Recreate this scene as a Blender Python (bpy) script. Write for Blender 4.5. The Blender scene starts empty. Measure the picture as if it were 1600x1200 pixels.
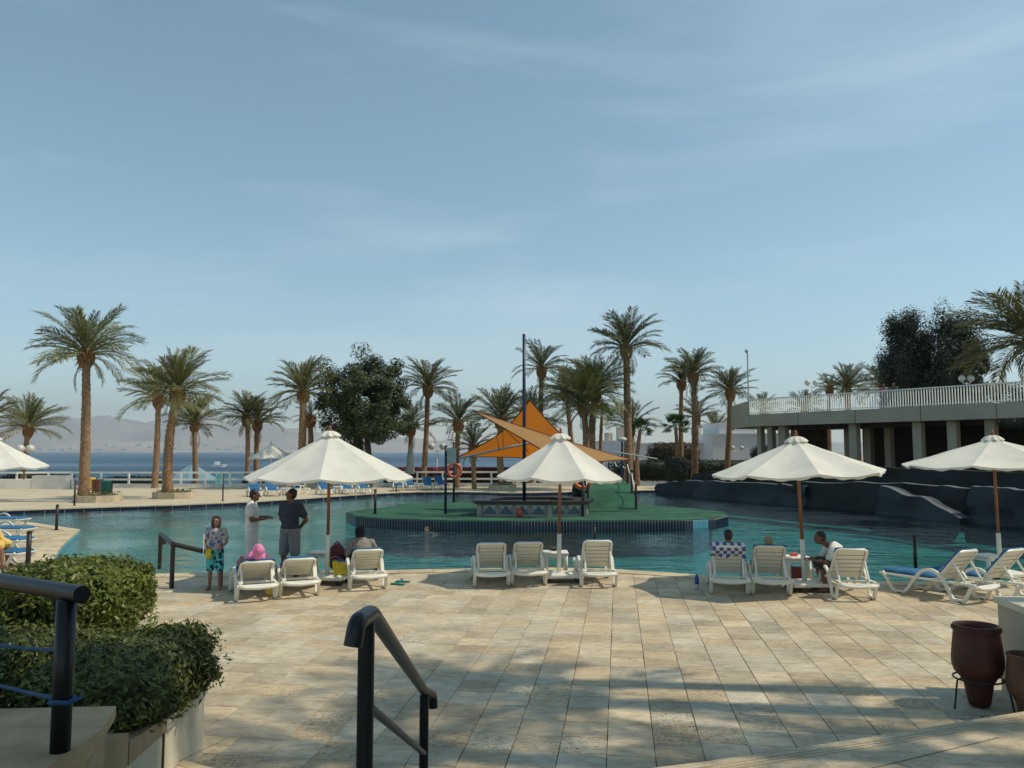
import bpy, bmesh, math, random
import numpy as np
from mathutils import Vector, Matrix, noise, Euler
random.seed(7); rng = np.random.default_rng(7)
sc = bpy.context.scene
COL = sc.collection
# ------------------------------------------------------------------ camera, sky, sun, exposure
F = 1262.0                       # focal length in photo pixels (1600 wide)
H = 2.5                          # eye height above the pool terrace
PITCH = math.atan(106 / F)
cam = bpy.data.cameras.new('camera'); camo = bpy.data.objects.new('camera', cam); COL.objects.link(camo)
camo.location = (0, 0, H); camo.rotation_euler = (math.pi / 2 + PITCH, 0, 0)
cam.sensor_width = 36; cam.lens = F / 1600 * 36; cam.clip_end = 60000; cam.clip_start = 0.05
sc.camera = camo
SUN_EL, SUN_AZ = math.radians(53), math.radians(-6)      # azimuth from +X towards +Y
sdir = Vector((math.cos(SUN_EL) * math.cos(SUN_AZ), math.cos(SUN_EL) * math.sin(SUN_AZ), math.sin(SUN_EL)))
world = bpy.data.worlds.new('World'); sc.world = world; world.use_nodes = True
wn, wl = world.node_tree.nodes, world.node_tree.links
bg = wn['Background']; sky = wn.new('ShaderNodeTexSky'); sky.sky_type = 'NISHITA'; sky.sun_disc = False
sky.sun_elevation = SUN_EL; sky.sun_rotation = math.pi / 2 - SUN_AZ
sky.air_density = 1.0; sky.dust_density = 0.1; sky.ozone_density = 2.5; sky.altitude = 0
bg.inputs['Strength'].default_value = 0.118
# thin cirrus drawn by direction over the whole dome
tc = wn.new('ShaderNodeTexCoord'); mp = wn.new('ShaderNodeMapping')
mp.inputs['Location'].default_value = (0.6, 0.3, 0.0); mp.inputs['Rotation'].default_value = (0.0, math.radians(-24), math.radians(20)); mp.inputs['Scale'].default_value = (1.2, 1.2, 6.5)
wl.new(tc.outputs['Generated'], mp.inputs['Vector'])
nz = wn.new('ShaderNodeTexNoise'); nz.inputs['Scale'].default_value = 1.25; nz.inputs['Detail'].default_value = 7; nz.inputs['Roughness'].default_value = 0.55; nz.inputs['Distortion'].default_value = 0.35
wl.new(mp.outputs['Vector'], nz.inputs['Vector'])
cr = wn.new('ShaderNodeValToRGB'); cr.color_ramp.elements[0].position = 0.50; cr.color_ramp.elements[1].position = 0.82
cr.color_ramp.elements[0].color = (0, 0, 0, 1); cr.color_ramp.elements[1].color = (0.26, 0.26, 0.26, 1)
wl.new(nz.outputs['Fac'], cr.inputs['Fac'])
hsv = wn.new('ShaderNodeHueSaturation'); hsv.inputs['Saturation'].default_value = 0.89; hsv.inputs['Hue'].default_value = 0.472
wl.new(sky.outputs['Color'], hsv.inputs['Color'])
mxw = wn.new('ShaderNodeMixRGB'); mxw.inputs['Color2'].default_value = (8.2, 8.6, 8.8, 1)
wl.new(cr.outputs['Color'], mxw.inputs['Fac']); wl.new(hsv.outputs['Color'], mxw.inputs['Color1'])
wl.new(mxw.outputs['Color'], bg.inputs['Color'])
sun = bpy.data.lights.new('sun', 'SUN'); sun.energy = 3.1; sun.angle = math.radians(0.53); sun.color = (1.0, 0.905, 0.72)
suno = bpy.data.objects.new('sun', sun); COL.objects.link(suno); suno.rotation_euler = sdir.to_track_quat('Z', 'Y').to_euler(); suno.location = (30, 0, 40)
sc.view_settings.view_transform = 'Standard'; sc.view_settings.look = 'None'; sc.view_settings.gamma = 1; sc.view_settings.exposure = 0.18
sc.view_settings.use_curve_mapping = False
sc.cycles.max_bounces = 6; sc.cycles.transparent_max_bounces = 12; sc.cycles.volume_bounces = 0; sc.cycles.use_denoising = True
sc.cycles.caustics_reflective = False; sc.cycles.caustics_refractive = False; sc.cycles.sample_clamp_indirect = 6

# ------------------------------------------------------------------ photo measurements -> world
cp, sp_ = math.cos(PITCH), math.sin(PITCH)
def ray(px, py):
    u = (600 - py) / F
    return Vector(((px - 800) / F, cp - sp_ * u, sp_ + cp * u))
def G(px, py, z=0.0):
    d = ray(px, py); return Vector((0, 0, H)) + d * ((z - H) / d.z)
def D(px, py, y):
    d = ray(px, py); return Vector((0, 0, H)) + d * (y / d.y)

# ------------------------------------------------------------------ materials
MATS = {}
def mat(name, col, rough=0.6, var=0.0, scale=3.0, bump=0.0, bscale=30.0, metal=0.0, spec=0.5, trans=0.0, world_co=False, rnd=0.0, tcol=None, detail=5, stretch=None, coat=0.0):
    if name in MATS: return MATS[name]
    m = bpy.data.materials.new(name); m.use_nodes = True; MATS[name] = m
    n, l = m.node_tree.nodes, m.node_tree.links
    b = n['Principled BSDF']; b.inputs['Roughness'].default_value = rough; b.inputs['Metallic'].default_value = metal
    b.inputs['Specular IOR Level'].default_value = spec; b.inputs['Coat Weight'].default_value = coat
    c4 = (*col, 1); b.inputs['Base Color'].default_value = c4
    m.diffuse_color = c4
    co = None
    if var or bump:
        t = n.new('ShaderNodeNewGeometry') if world_co else n.new('ShaderNodeTexCoord')
        co = t.outputs['Position' if world_co else 'Object']
        if stretch:
            mpn = n.new('ShaderNodeMapping'); mpn.inputs['Scale'].default_value = stretch; l.new(co, mpn.inputs['Vector']); co = mpn.outputs['Vector']
    out = None
    if var:
        nt = n.new('ShaderNodeTexNoise'); nt.inputs['Scale'].default_value = scale; nt.inputs['Detail'].default_value = detail; nt.inputs['Roughness'].default_value = 0.6
        l.new(co, nt.inputs['Vector'])
        r = n.new('ShaderNodeValToRGB'); r.color_ramp.elements[0].position = 0.3; r.color_ramp.elements[1].position = 0.7
        r.color_ramp.elements[0].color = (*[max(0, c * (1 - var)) for c in col], 1); r.color_ramp.elements[1].color = (*[min(1, c * (1 + var)) for c in col], 1)
        l.new(nt.outputs['Fac'], r.inputs['Fac']); out = r.outputs['Color']; l.new(out, b.inputs['Base Color'])
    if rnd:
        oi = n.new('ShaderNodeObjectInfo'); mr = n.new('ShaderNodeMapRange'); mr.inputs['To Min'].default_value = 1 - rnd; mr.inputs['To Max'].default_value = 1 + rnd
        l.new(oi.outputs['Random'], mr.inputs['Value'])
        mu = n.new('ShaderNodeVectorMath'); mu.operation = 'SCALE'
        if out: l.new(out, mu.inputs[0])
        else: mu.inputs[0].default_value = col
        l.new(mr.outputs['Result'], mu.inputs['Scale']); out = mu.outputs['Vector']; l.new(out, b.inputs['Base Color'])
    if bump:
        nb = n.new('ShaderNodeTexNoise'); nb.inputs['Scale'].default_value = bscale; nb.inputs['Detail'].default_value = 4
        l.new(co, nb.inputs['Vector'])
        bp = n.new('ShaderNodeBump'); bp.inputs['Strength'].default_value = bump; bp.inputs['Distance'].default_value = 0.02
        l.new(nb.outputs['Fac'], bp.inputs['Height']); l.new(bp.outputs['Normal'], b.inputs['Normal'])
    if trans:
        tr = n.new('ShaderNodeBsdfTranslucent'); tr.inputs['Color'].default_value = (*(tcol or col), 1)
        if out and not tcol: l.new(out, tr.inputs['Color'])
        mx = n.new('ShaderNodeMixShader'); mx.inputs['Fac'].default_value = trans
        l.new(b.outputs['BSDF'], mx.inputs[1]); l.new(tr.outputs['BSDF'], mx.inputs[2]); l.new(mx.outputs['Shader'], n['Material Output'].inputs['Surface'])
    return m

def travertine(name, use_attr):
    m = bpy.data.materials.new(name); m.use_nodes = True; MATS[name] = m; n, l = m.node_tree.nodes, m.node_tree.links
    b = n['Principled BSDF']; b.inputs['Roughness'].default_value = 0.72; b.inputs['Specular IOR Level'].default_value = 0.3
    g = n.new('ShaderNodeNewGeometry'); pos = g.outputs['Position']
    n1 = n.new('ShaderNodeTexNoise'); n1.inputs['Scale'].default_value = 1.1; n1.inputs['Detail'].default_value = 6; l.new(pos, n1.inputs['Vector'])
    n2 = n.new('ShaderNodeTexNoise'); n2.inputs['Scale'].default_value = 7; n2.inputs['Detail'].default_value = 6; n2.inputs['Roughness'].default_value = 0.65
    mpn = n.new('ShaderNodeMapping'); mpn.inputs['Scale'].default_value = (0.95, 1.75, 1); mpn.inputs['Rotation'].default_value = (0, 0, math.radians(7.5)); 
    if use_attr:            # every slab was cut from another place in the block
        at0 = n.new('ShaderNodeAttribute'); at0.attribute_name = 'tint'; vs_ = n.new('ShaderNodeVectorMath'); vs_.operation = 'MULTIPLY_ADD'; vs_.inputs[1].default_value = (71.0, 53.0, 37.0)
        l.new(at0.outputs['Color'], vs_.inputs[0]); l.new(pos, vs_.inputs[2]); l.new(vs_.outputs['Vector'], mpn.inputs['Vector'])
    else: l.new(pos, mpn.inputs['Vector'])
    l.new(mpn.outputs['Vector'], n2.inputs['Vector'])
    r1 = n.new('ShaderNodeValToRGB'); e = r1.color_ramp.elements
    e[0].position = 0.28; e[0].color = (0.40, 0.315, 0.205, 1); e[1].position = 0.72; e[1].color = (0.65, 0.565, 0.425, 1)
    k = e.new(0.5); k.color = (0.545, 0.46, 0.325, 1)
    l.new(n2.outputs['Fac'], r1.inputs['Fac']); col = r1.outputs['Color']
    mu = n.new('ShaderNodeMixRGB'); mu.blend_type = 'MULTIPLY'; mu.inputs['Fac'].default_value = 1; l.new(col, mu.inputs['Color1'])
    r2 = n.new('ShaderNodeValToRGB'); r2.color_ramp.elements[0].position = 0.3; r2.color_ramp.elements[0].color = (0.74, 0.72, 0.69, 1); r2.color_ramp.elements[1].position = 0.65; r2.color_ramp.elements[1].color = (1.08, 1.06, 1.02, 1)
    l.new(n1.outputs['Fac'], r2.inputs['Fac']); l.new(r2.outputs['Color'], mu.inputs['Color2']); col = mu.outputs['Color']
    # pits of the stone
    vo = n.new('ShaderNodeTexNoise'); vo.inputs['Scale'].default_value = 34; vo.inputs['Detail'].default_value = 5; vo.inputs['Roughness'].default_value = 0.6
    l.new(mpn.outputs['Vector'], vo.inputs['Vector'])
    thr = n.new('ShaderNodeMapRange'); thr.inputs['From Min'].default_value = 0.56; thr.inputs['From Max'].default_value = 0.64; l.new(vo.outputs['Fac'], thr.inputs['Value'])
    pit = thr.outputs['Result']
    if use_attr:
        at = n.new('ShaderNodeAttribute'); at.attribute_name = 'tint'
        m2 = n.new('ShaderNodeMixRGB'); m2.blend_type = 'MULTIPLY'; m2.inputs['Fac'].default_value = 1
        l.new(col, m2.inputs['Color1']); l.new(at.outputs['Color'], m2.inputs['Color2']); col = m2.outputs['Color']
        mm = n.new('ShaderNodeMath'); mm.operation = 'MULTIPLY'; l.new(pit, mm.inputs[0]); l.new(at.outputs['Alpha'], mm.inputs[1]); pit = mm.outputs['Value']
    else:
        mm = n.new('ShaderNodeMath'); mm.operation = 'MULTIPLY'; l.new(pit, mm.inputs[0]); mm.inputs[1].default_value = 0.35; pit = mm.outputs['Value']
    m3 = n.new('ShaderNodeMixRGB'); m3.blend_type = 'MULTIPLY'; m3.inputs['Color2'].default_value = (0.52, 0.45, 0.36, 1); l.new(pit, m3.inputs['Fac']); l.new(col, m3.inputs['Color1'])
    l.new(m3.outputs['Color'], b.inputs['Base Color'])
    bp = n.new('ShaderNodeBump'); bp.inputs['Strength'].default_value = 0.9; bp.inputs['Distance'].default_value = 0.006; bp.invert = True
    ad = n.new('ShaderNodeMath'); ad.operation = 'MULTIPLY_ADD'; l.new(n2.outputs['Fac'], ad.inputs[0]); ad.inputs[1].default_value = 0.5; l.new(pit, ad.inputs[2])
    l.new(ad.outputs['Value'], bp.inputs['Height']); l.new(bp.outputs['Normal'], b.inputs['Normal'])
    return m

def water(name, tint, gloss_r, scales, dist, opaque=None, rough=0.03, calm=0.22):
    m = bpy.data.materials.new(name); m.use_nodes = True; MATS[name] = m; n, l = m.node_tree.nodes, m.node_tree.links
    n.remove(n['Principled BSDF']); o = n['Material Output']
    g = n.new('ShaderNodeNewGeometry'); mpn = n.new('ShaderNodeMapping'); mpn.inputs['Rotation'].default_value = (0, 0, 0.3); mpn.inputs['Scale'].default_value = (0.75, 1.25, 1)
    l.new(g.outputs['Position'], mpn.inputs['Vector'])
    h = None
    for s, a in scales:
        t = n.new('ShaderNodeTexNoise'); t.inputs['Scale'].default_value = s; t.inputs['Detail'].default_value = 3; t.inputs['Distortion'].default_value = 0.6
        l.new(mpn.outputs['Vector'], t.inputs['Vector'])
        k = n.new('ShaderNodeMath'); k.operation = 'MULTIPLY_ADD'; l.new(t.outputs['Fac'], k.inputs[0]); k.inputs[1].default_value = a
        if h: l.new(h, k.inputs[2])
        else: k.inputs[2].default_value = 0
        h = k.outputs['Value']
    cal = n.new('ShaderNodeTexNoise'); cal.inputs['Scale'].default_value = calm; cal.inputs['Detail'].default_value = 3; l.new(mpn.outputs['Vector'], cal.inputs['Vector'])
    cm = n.new('ShaderNodeMapRange'); cm.inputs['From Min'].default_value = 0.35; cm.inputs['From Max'].default_value = 0.68; cm.inputs['To Min'].default_value = 0.3; cm.inputs['To Max'].default_value = 1.35; l.new(cal.outputs['Fac'], cm.inputs['Value'])
    bp = n.new('ShaderNodeBump'); l.new(cm.outputs['Result'], bp.inputs['Strength']); bp.inputs['Distance'].default_value = dist; l.new(h, bp.inputs['Height'])
    fr = n.new('ShaderNodeFresnel'); fr.inputs['IOR'].default_value = 1.33; l.new(bp.outputs['Normal'], fr.inputs['Normal'])
    gl = n.new('ShaderNodeBsdfGlossy'); gl.inputs['Roughness'].default_value = rough; gl.inputs['Color'].default_value = (*gloss_r, 1); l.new(bp.outputs['Normal'], gl.inputs['Normal'])
    if opaque:
        tr = n.new('ShaderNodeBsdfDiffuse'); tr.inputs['Color'].default_value = (*opaque, 1)
    else:
        tr = n.new('ShaderNodeBsdfTransparent'); tr.inputs['Color'].default_value = (*tint, 1)
    mx = n.new('ShaderNodeMixShader'); l.new(fr.outputs['Fac'], mx.inputs['Fac']); l.new(tr.outputs['BSDF'], mx.inputs[1]); l.new(gl.outputs['BSDF'], mx.inputs[2])
    l.new(mx.outputs['Shader'], o.inputs['Surface'])
    return m

STONE = travertine('travertine_tile', True); STONE2 = travertine('travertine_slab', False)
mat('white_resin', (0.78, 0.755, 0.66), 0.42, 0.05, 2, rnd=0.05)
mat('blue_cushion', (0.022, 0.125, 0.27), 0.85, 0.12, 4, 0.3, 25, rnd=0.12)
mat('canvas', (0.80, 0.775, 0.69), 0.9, 0.11, 1.6, 0.15, 40, trans=0.22, rnd=0.04)
mat('canvas_grey', (0.42, 0.44, 0.42), 0.9, 0.1, 3, trans=0.15)
mat('canvas_blue', (0.22, 0.36, 0.46), 0.9, 0.1, 3, trans=0.2)
mat('teak', (0.27, 0.10, 0.04), 0.5, 0.3, 6, 0.1, 30, stretch=(6, 6, 0.6))
mat('black_metal', (0.006, 0.006, 0.008), 0.38, 0.2, 5, spec=0.4)
mat('dark_post', (0.018, 0.014, 0.014), 0.5)
mat('rubber', (0.012, 0.012, 0.012), 0.8)
mat('white_paint', (0.86, 0.84, 0.77), 0.6, 0.1, 2, 0.05, 20)
mat('concrete_white', (0.70, 0.67, 0.60), 0.8, 0.1, 1.5, 0.15, 30)
mat('render_grey', (0.42, 0.375, 0.29), 0.85, 0.12, 0.6, 0.12, 25)
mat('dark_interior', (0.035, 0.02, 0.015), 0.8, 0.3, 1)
mat('carpet', (0.018, 0.090, 0.046), 0.95, 0.5, 1.1, 0.5, 90, detail=9)
mat('pool_tile', (0.007, 0.011, 0.036), 0.3, 0.25, 7)
mat('pool_tile_light', (0.10, 0.34, 0.48), 0.3, 0.1, 5)
mat('grout', (0.42, 0.43, 0.44), 0.8, 0.15, 4)
mat('pool_floor', (0.038, 0.285, 0.270), 0.6, 0.2, 0.35, world_co=True)
mat('bar_black', (0.022, 0.018, 0.019), 0.45, 0.2, 3)
mat('bar_wall', (0.30, 0.28, 0.24), 0.7, 0.15, 3)
mat('bar_white', (0.52, 0.49, 0.40), 0.6, 0.1, 4)
mat('bar_blue', (0.075, 0.12, 0.165), 0.6, 0.15, 4)
mat('bark_palm', (0.27, 0.16, 0.088), 0.95, 0.45, 7, 1.0, 14, world_co=True, detail=6)
mat('boot_palm', (0.29, 0.16, 0.07), 0.95, 0.45, 9, 1.0, 16, world_co=True)
mat('frond', (0.185, 0.185, 0.058), 0.45, 0.2, 1.2, rnd=0.35, trans=0.25)
mat('frond_dark', (0.125, 0.128, 0.042), 0.45, 0.2, 1.2, rnd=0.35, trans=0.2)
mat('frond_dry', (0.21, 0.165, 0.08), 0.7, 0.2, 1.2, rnd=0.25, trans=0.2)
mat('frond_fan', (0.045, 0.10, 0.028), 0.5, 0.2, 1.2, rnd=0.25, trans=0.25)
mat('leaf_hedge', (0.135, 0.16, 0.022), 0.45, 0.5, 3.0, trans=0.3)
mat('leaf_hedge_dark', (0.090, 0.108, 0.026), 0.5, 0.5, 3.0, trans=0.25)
mat('leaf_tree', (0.050, 0.066, 0.018), 0.6, 0.45, 0.7, trans=0.2)
mat('leaf_tree_dark', (0.026, 0.034, 0.014), 0.6, 0.45, 0.7, trans=0.15)
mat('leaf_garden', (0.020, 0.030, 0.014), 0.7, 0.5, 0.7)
mat('leaf_brown', (0.085, 0.048, 0.032), 0.8, 0.4, 0.7)
mat('flower_red', (0.22, 0.022, 0.045), 0.8, 0.5, 1.2)
mat('bark', (0.10, 0.07, 0.05), 0.95, 0.3, 6, 0.6, 18)
mat('leaf_shoot', (0.17, 0.19, 0.035), 0.5, 0.3, 3.0, trans=0.35); mat('soil', (0.13, 0.09, 0.052), 0.95, 0.4, 8, 0.8, 30)
mat('planter_white', (0.60, 0.54, 0.41), 0.8, 0.14, 2.2, 0.2, 20)
mat('coping_stone', (0.40, 0.29, 0.16), 0.8, 0.25, 3.0, 0.3, 18)
mat('sand', (0.34, 0.26, 0.17), 0.95, 0.2, 0.3, world_co=True)
mat('deck_far', (0.53, 0.445, 0.31), 0.85, 0.14, 0.5, 0.1, 8, world_co=True)
mat('rock_blue', (0.027, 0.034, 0.040), 0.8, 0.55, 0.55, 0.9, 2.2, world_co=True)
mat('rock_dark', (0.017, 0.016, 0.017), 0.85, 0.6, 0.5, 0.9, 2.2, world_co=True)
mat('rock_rim', (0.11, 0.12, 0.13), 0.8, 0.3, 2, world_co=True)
mat('clay', (0.075, 0.020, 0.013), 0.55, 0.3, 5, 0.25, 25, spec=0.4)
mat('clay_light', (0.12, 0.055, 0.025), 0.75, 0.4, 6, 0.4, 20, stretch=(1, 1, 0.35))
mat('iron', (0.012, 0.011, 0.011), 0.6)
mat('rope_blue', (0.018, 0.07, 0.16), 0.8)
mat('sail', (0.60, 0.34, 0.14), 0.85, 0.06, 1.5, trans=0.5, tcol=(0.72, 0.19, 0.008))
mat('sail_edge', (0.10, 0.03, 0.015), 0.8)
mat('pole_blue', (0.008, 0.013, 0.05), 0.4)
mat('ring_orange', (0.80, 0.16, 0.03), 0.5)
mat('ring_red', (0.62, 0.09, 0.05), 0.5)
mat('speaker_grey', (0.36, 0.40, 0.38), 0.6, 0.08, 8)
mat('globe', (0.55, 0.55, 0.50), 0.25)
mat('bin_yellow', (0.75, 0.42, 0.02), 0.5); mat('bin_brown', (0.10, 0.035, 0.02), 0.4); mat('bin_green', (0.01, 0.12, 0.075), 0.4)
mat('sign_teal', (0.30, 0.62, 0.55), 0.5); mat('sign_mark', (0.04, 0.28, 0.20), 0.5)
mat('house_white', (0.66, 0.66, 0.66), 0.85, 0.06, 0.3)
mat('window_dark', (0.02, 0.022, 0.025), 0.2)
mat('skin_brown', (0.17, 0.075, 0.042), 0.5, 0.1, 12); mat('skin_light', (0.36, 0.19, 0.125), 0.5, 0.1, 12); mat('skin_tan', (0.27, 0.13, 0.08), 0.5, 0.1, 12)
mat('soot', (0.006,0.005,0.005), 0.9); mat('hair_black', (0.008, 0.006, 0.006), 0.5, 0.3, 60); mat('hair_blond', (0.24, 0.19, 0.11), 0.6, 0.3, 60); mat('hair_brown', (0.06, 0.028, 0.015), 0.6)
mat('cloth_white', (0.72, 0.70, 0.66), 0.9, 0.05, 6, 0.3, 14); mat('cloth_navy', (0.040, 0.045, 0.068), 0.9, 0.15, 6, 0.3, 14)
mat('cloth_grey', (0.20, 0.20, 0.205), 0.9, 0.12, 6, 0.3, 14); mat('cloth_black', (0.008, 0.008, 0.011), 0.9, 0.3, 8)
mat('cloth_pink', (0.72, 0.22, 0.42), 0.9, 0.12, 8, 0.3, 14); mat('cloth_mauve', (0.21, 0.10, 0.14), 0.9, 0.35, 8); mat('cloth_olive', (0.03, 0.037, 0.024), 0.9, 0.2, 8)
mat('cloth_yellow', (0.75, 0.50, 0.14), 0.9, 0.15, 4); mat('cloth_teal', (0.05, 0.42, 0.46), 0.9, 0.1, 6); mat('cloth_maroon', (0.10, 0.02, 0.03), 0.8, 0.5, 14)
mat('cloth_hood', (0.055, 0.048, 0.05), 0.9, 0.2, 6); mat('bag_yellow', (0.55, 0.45, 0.02), 0.5, 0.3, 12); mat('bag_red', (0.10, 0.016, 0.022), 0.7, 0.4, 18)
mat('plastic_blue', (0.02, 0.06, 0.30), 0.3); mat('plastic_clear', (0.45, 0.50, 0.55), 0.15); mat('sandal_teal', (0.01, 0.22, 0.19), 0.6)
mat('towel_peach', (0.62, 0.40, 0.25), 0.95, 0.2, 5); mat('phone_black', (0.01, 0.01, 0.012), 0.15)
mat('boat_white', (0.7, 0.7, 0.7), 0.4); mat('lips', (0.12, 0.03, 0.025), 0.5)

def pattern_mat(name, a, b, scale, kind):
    m = bpy.data.materials.new(name); m.use_nodes = True; MATS[name] = m; n, l = m.node_tree.nodes, m.node_tree.links
    bs = n['Principled BSDF']; bs.inputs['Roughness'].default_value = 0.9; t = n.new('ShaderNodeTexCoord')
    if kind == 'check':
        x = n.new('ShaderNodeTexChecker'); x.inputs['Scale'].default_value = scale; x.inputs['Color1'].default_value = (*a, 1); x.inputs['Color2'].default_value = (*b, 1)
        l.new(t.outputs['UV'], x.inputs['Vector']); l.new(x.outputs['Color'], bs.inputs['Base Color'])
    else:
        x = n.new('ShaderNodeTexVoronoi' if kind == 'blot' else 'ShaderNodeTexWave'); x.inputs['Scale'].default_value = scale
        if kind != 'blot': x.inputs['Distortion'].default_value = 7; x.inputs['Detail'].default_value = 1
        l.new(t.outputs['Object'], x.inputs['Vector'])
        r = n.new('ShaderNodeValToRGB'); r.color_ramp.interpolation = 'CONSTANT'; r.color_ramp.elements[0].color = (*a, 1); r.color_ramp.elements[1].position = 0.42; r.color_ramp.elements[1].color = (*b, 1)
        l.new(x.outputs['Distance' if kind == 'blot' else 'Fac'], r.inputs['Fac']); l.new(r.outputs['Color'], bs.inputs['Base Color'])
    return m
pattern_mat('towel_check', (0.62, 0.62, 0.66), (0.07, 0.10, 0.33), 6, 'check')
pattern_mat('zebra', (0.015, 0.015, 0.018), (0.40, 0.36, 0.32), 14, 'wave')
pattern_mat('shirt_print', (0.10, 0.12, 0.30), (0.42, 0.36, 0.34), 11, 'blot')
pattern_mat('shorts_print', (0.012, 0.03, 0.05), (0.08, 0.45, 0.47), 13, 'blot')

# ------------------------------------------------------------------ mesh builder
class MB:
    def __init__(s): s.v = []; s.f = []
    def add(s, vs, fs):
        k = len(s.v); s.v += [tuple(p) for p in vs]; s.f += [tuple(i + k for i in f) for f in fs]; return s
    def box(s, c, size, rz=0.0, M=None, ch=0.0):
        x, y, z = [d / 2 for d in size]; R = Matrix.Rotation(rz, 3, 'Z') if M is None else M; c = Vector(c)
        if ch <= 0:
            p = [(-x,-y,-z),(x,-y,-z),(x,y,-z),(-x,y,-z),(-x,-y,z),(x,-y,z),(x,y,z),(-x,y,z)]
            return s.add([c + R @ Vector(q) for q in p], [(0,3,2,1),(4,5,6,7),(0,1,5,4),(1,2,6,5),(2,3,7,6),(3,0,4,7)])
        bm = bmesh.new(); bmesh.ops.create_cube(bm, size=1)
        bmesh.ops.scale(bm, vec=size, verts=bm.verts); bmesh.ops.bevel(bm, geom=bm.edges[:], offset=ch, segments=2, affect='EDGES', profile=0.5)
        bm.verts.index_update()
        s.add([c + R @ v.co for v in bm.verts], [[v.index for v in f.verts] for f in bm.faces]); bm.free(); return s
    def tube(s, pts, rad, n=8, cap=True, flat=1.0):
        pts = [Vector(p) for p in pts]; m = len(pts)
        if not hasattr(rad, '__len__'): rad = [rad] * m
        prev = None; rings = []
        for i in range(m):
            t = (pts[min(i + 1, m - 1)] - pts[max(i - 1, 0)]).normalized()
            if prev is None:
                a = Vector((0, 0, 1)) if abs(t.z) < 0.9 else Vector((1, 0, 0)); nn = (a - t * a.dot(t)).normalized()
            else:
                nn = (prev - t * prev.dot(t)); nn = nn.normalized() if nn.length > 1e-6 else prev
            prev = nn; bb = t.cross(nn)
            rings.append([pts[i] + (nn * math.cos(2 * math.pi * (j + .5) / n) + bb * math.sin(2 * math.pi * (j + .5) / n) * flat) * rad[i] for j in range(n)])
        vs = [p for r in rings for p in r]
        fs = [(i*n+j, i*n+(j+1)%n, (i+1)*n+(j+1)%n, (i+1)*n+j) for i in range(m-1) for j in range(n)]
        if cap: fs += [tuple(reversed(range(n))), tuple((m-1)*n+j for j in range(n))]
        return s.add(vs, fs)
    def lathe(s, prof, n=24, c=(0,0,0), cap0=True, cap1=True, M=None):
        c = Vector(c); M = M or Matrix.Identity(3); m = len(prof)
        vs = [c + M @ Vector((r*math.cos(2*math.pi*j/n), r*math.sin(2*math.pi*j/n), z)) for r, z in prof for j in range(n)]
        fs = [(i*n+j, i*n+(j+1)%n, (i+1)*n+(j+1)%n, (i+1)*n+j) for i in range(m-1) for j in range(n)]
        if cap0: fs.append(tuple(reversed(range(n))))
        if cap1: fs.append(tuple((m-1)*n+j for j in range(n)))
        return s.add(vs, fs)
    def prism(s, poly, z0, z1):
        n = len(poly); a = sum(poly[i][0]*poly[(i+1)%n][1]-poly[(i+1)%n][0]*poly[i][1] for i in range(n))
        if a < 0: poly = poly[::-1]
        vs = [(p[0], p[1], z0) for p in poly] + [(p[0], p[1], z1) for p in poly]
        return s.add(vs, [tuple(reversed(range(n))), tuple(range(n, 2*n))] + [(i, (i+1)%n, n+(i+1)%n, n+i) for i in range(n)])
    def ell(s, c, r, M=None, nu=14, nv=9):
        c = Vector(c); M = M or Matrix.Identity(3)
        vs = [c + M @ Vector((0, 0, -r[2]))]
        for i in range(1, nv):
            t = -math.pi/2 + math.pi*i/nv
            vs += [c + M @ Vector((r[0]*math.cos(t)*math.cos(2*math.pi*j/nu), r[1]*math.cos(t)*math.sin(2*math.pi*j/nu), r[2]*math.sin(t))) for j in range(nu)]
        vs.append(c + M @ Vector((0, 0, r[2]))); e = len(vs)-1
        fs = [(0, 1+(j+1)%nu, 1+j) for j in range(nu)]
        for i in range(nv-2): fs += [(1+i*nu+j, 1+i*nu+(j+1)%nu, 1+(i+1)*nu+(j+1)%nu, 1+(i+1)*nu+j) for j in range(nu)]
        fs += [(e, 1+(nv-2)*nu+j, 1+(nv-2)*nu+(j+1)%nu) for j in range(nu)]
        return s.add(vs, fs)
    def caps(s, a, ra, b, rb, n=10):       # closed tapered capsule
        a, b = Vector(a), Vector(b); d = (b - a); L = d.length; t = d / L if L > 1e-6 else Vector((0,0,1))
        P = []; R = []
        for k in (0, .35, .7): ang = math.pi/2*k; P.append(a - t*ra*math.cos(ang)); R.append(max(1e-3, ra*math.sin(ang)))
        P.append(a); R.append(ra); P.append(b); R.append(rb)
        for k in (.7, .35, 0): ang = math.pi/2*k; P.append(b + t*rb*math.cos(ang)); R.append(max(1e-3, rb*math.sin(ang)))
        return s.tube(P, R, n)
    def mesh(s, name, m=None, smooth=False):
        me = bpy.data.meshes.new(name); me.from_pydata(s.v, [], s.f)
        if m: me.materials.append(MATS[m] if isinstance(m, str) else m)
        if smooth: me.polygons.foreach_set('use_smooth', [True]*len(me.polygons))
        me.update(); return me
    def build(s, name, m, parent=None, smooth=False, **kw):
        return link(name, s.mesh(name, m, smooth), parent, **kw)
def link(name, me, parent=None, label=None, cat=None, group=None, kind=None, loc=None, rz=None):
    o = bpy.data.objects.new(name, me); COL.objects.link(o); o.parent = parent
    if label: o['label'] = label
    if cat: o['category'] = cat
    if group: o['group'] = group
    if kind: o['kind'] = kind
    if loc is not None: o.location = loc
    if rz is not None: o.rotation_euler = (0, 0, rz)
    return o
def thing(name, label, cat, loc=(0,0,0), rz=0.0, group=None): return link(name, None, None, label, cat, group, None, loc, rz)
def autosmooth(o, ang=40):
    me = o.data; me.polygons.foreach_set('use_smooth', [True]*len(me.polygons)); me.set_sharp_from_angle(angle=math.radians(ang)); return o
KIDS = {}
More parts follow.
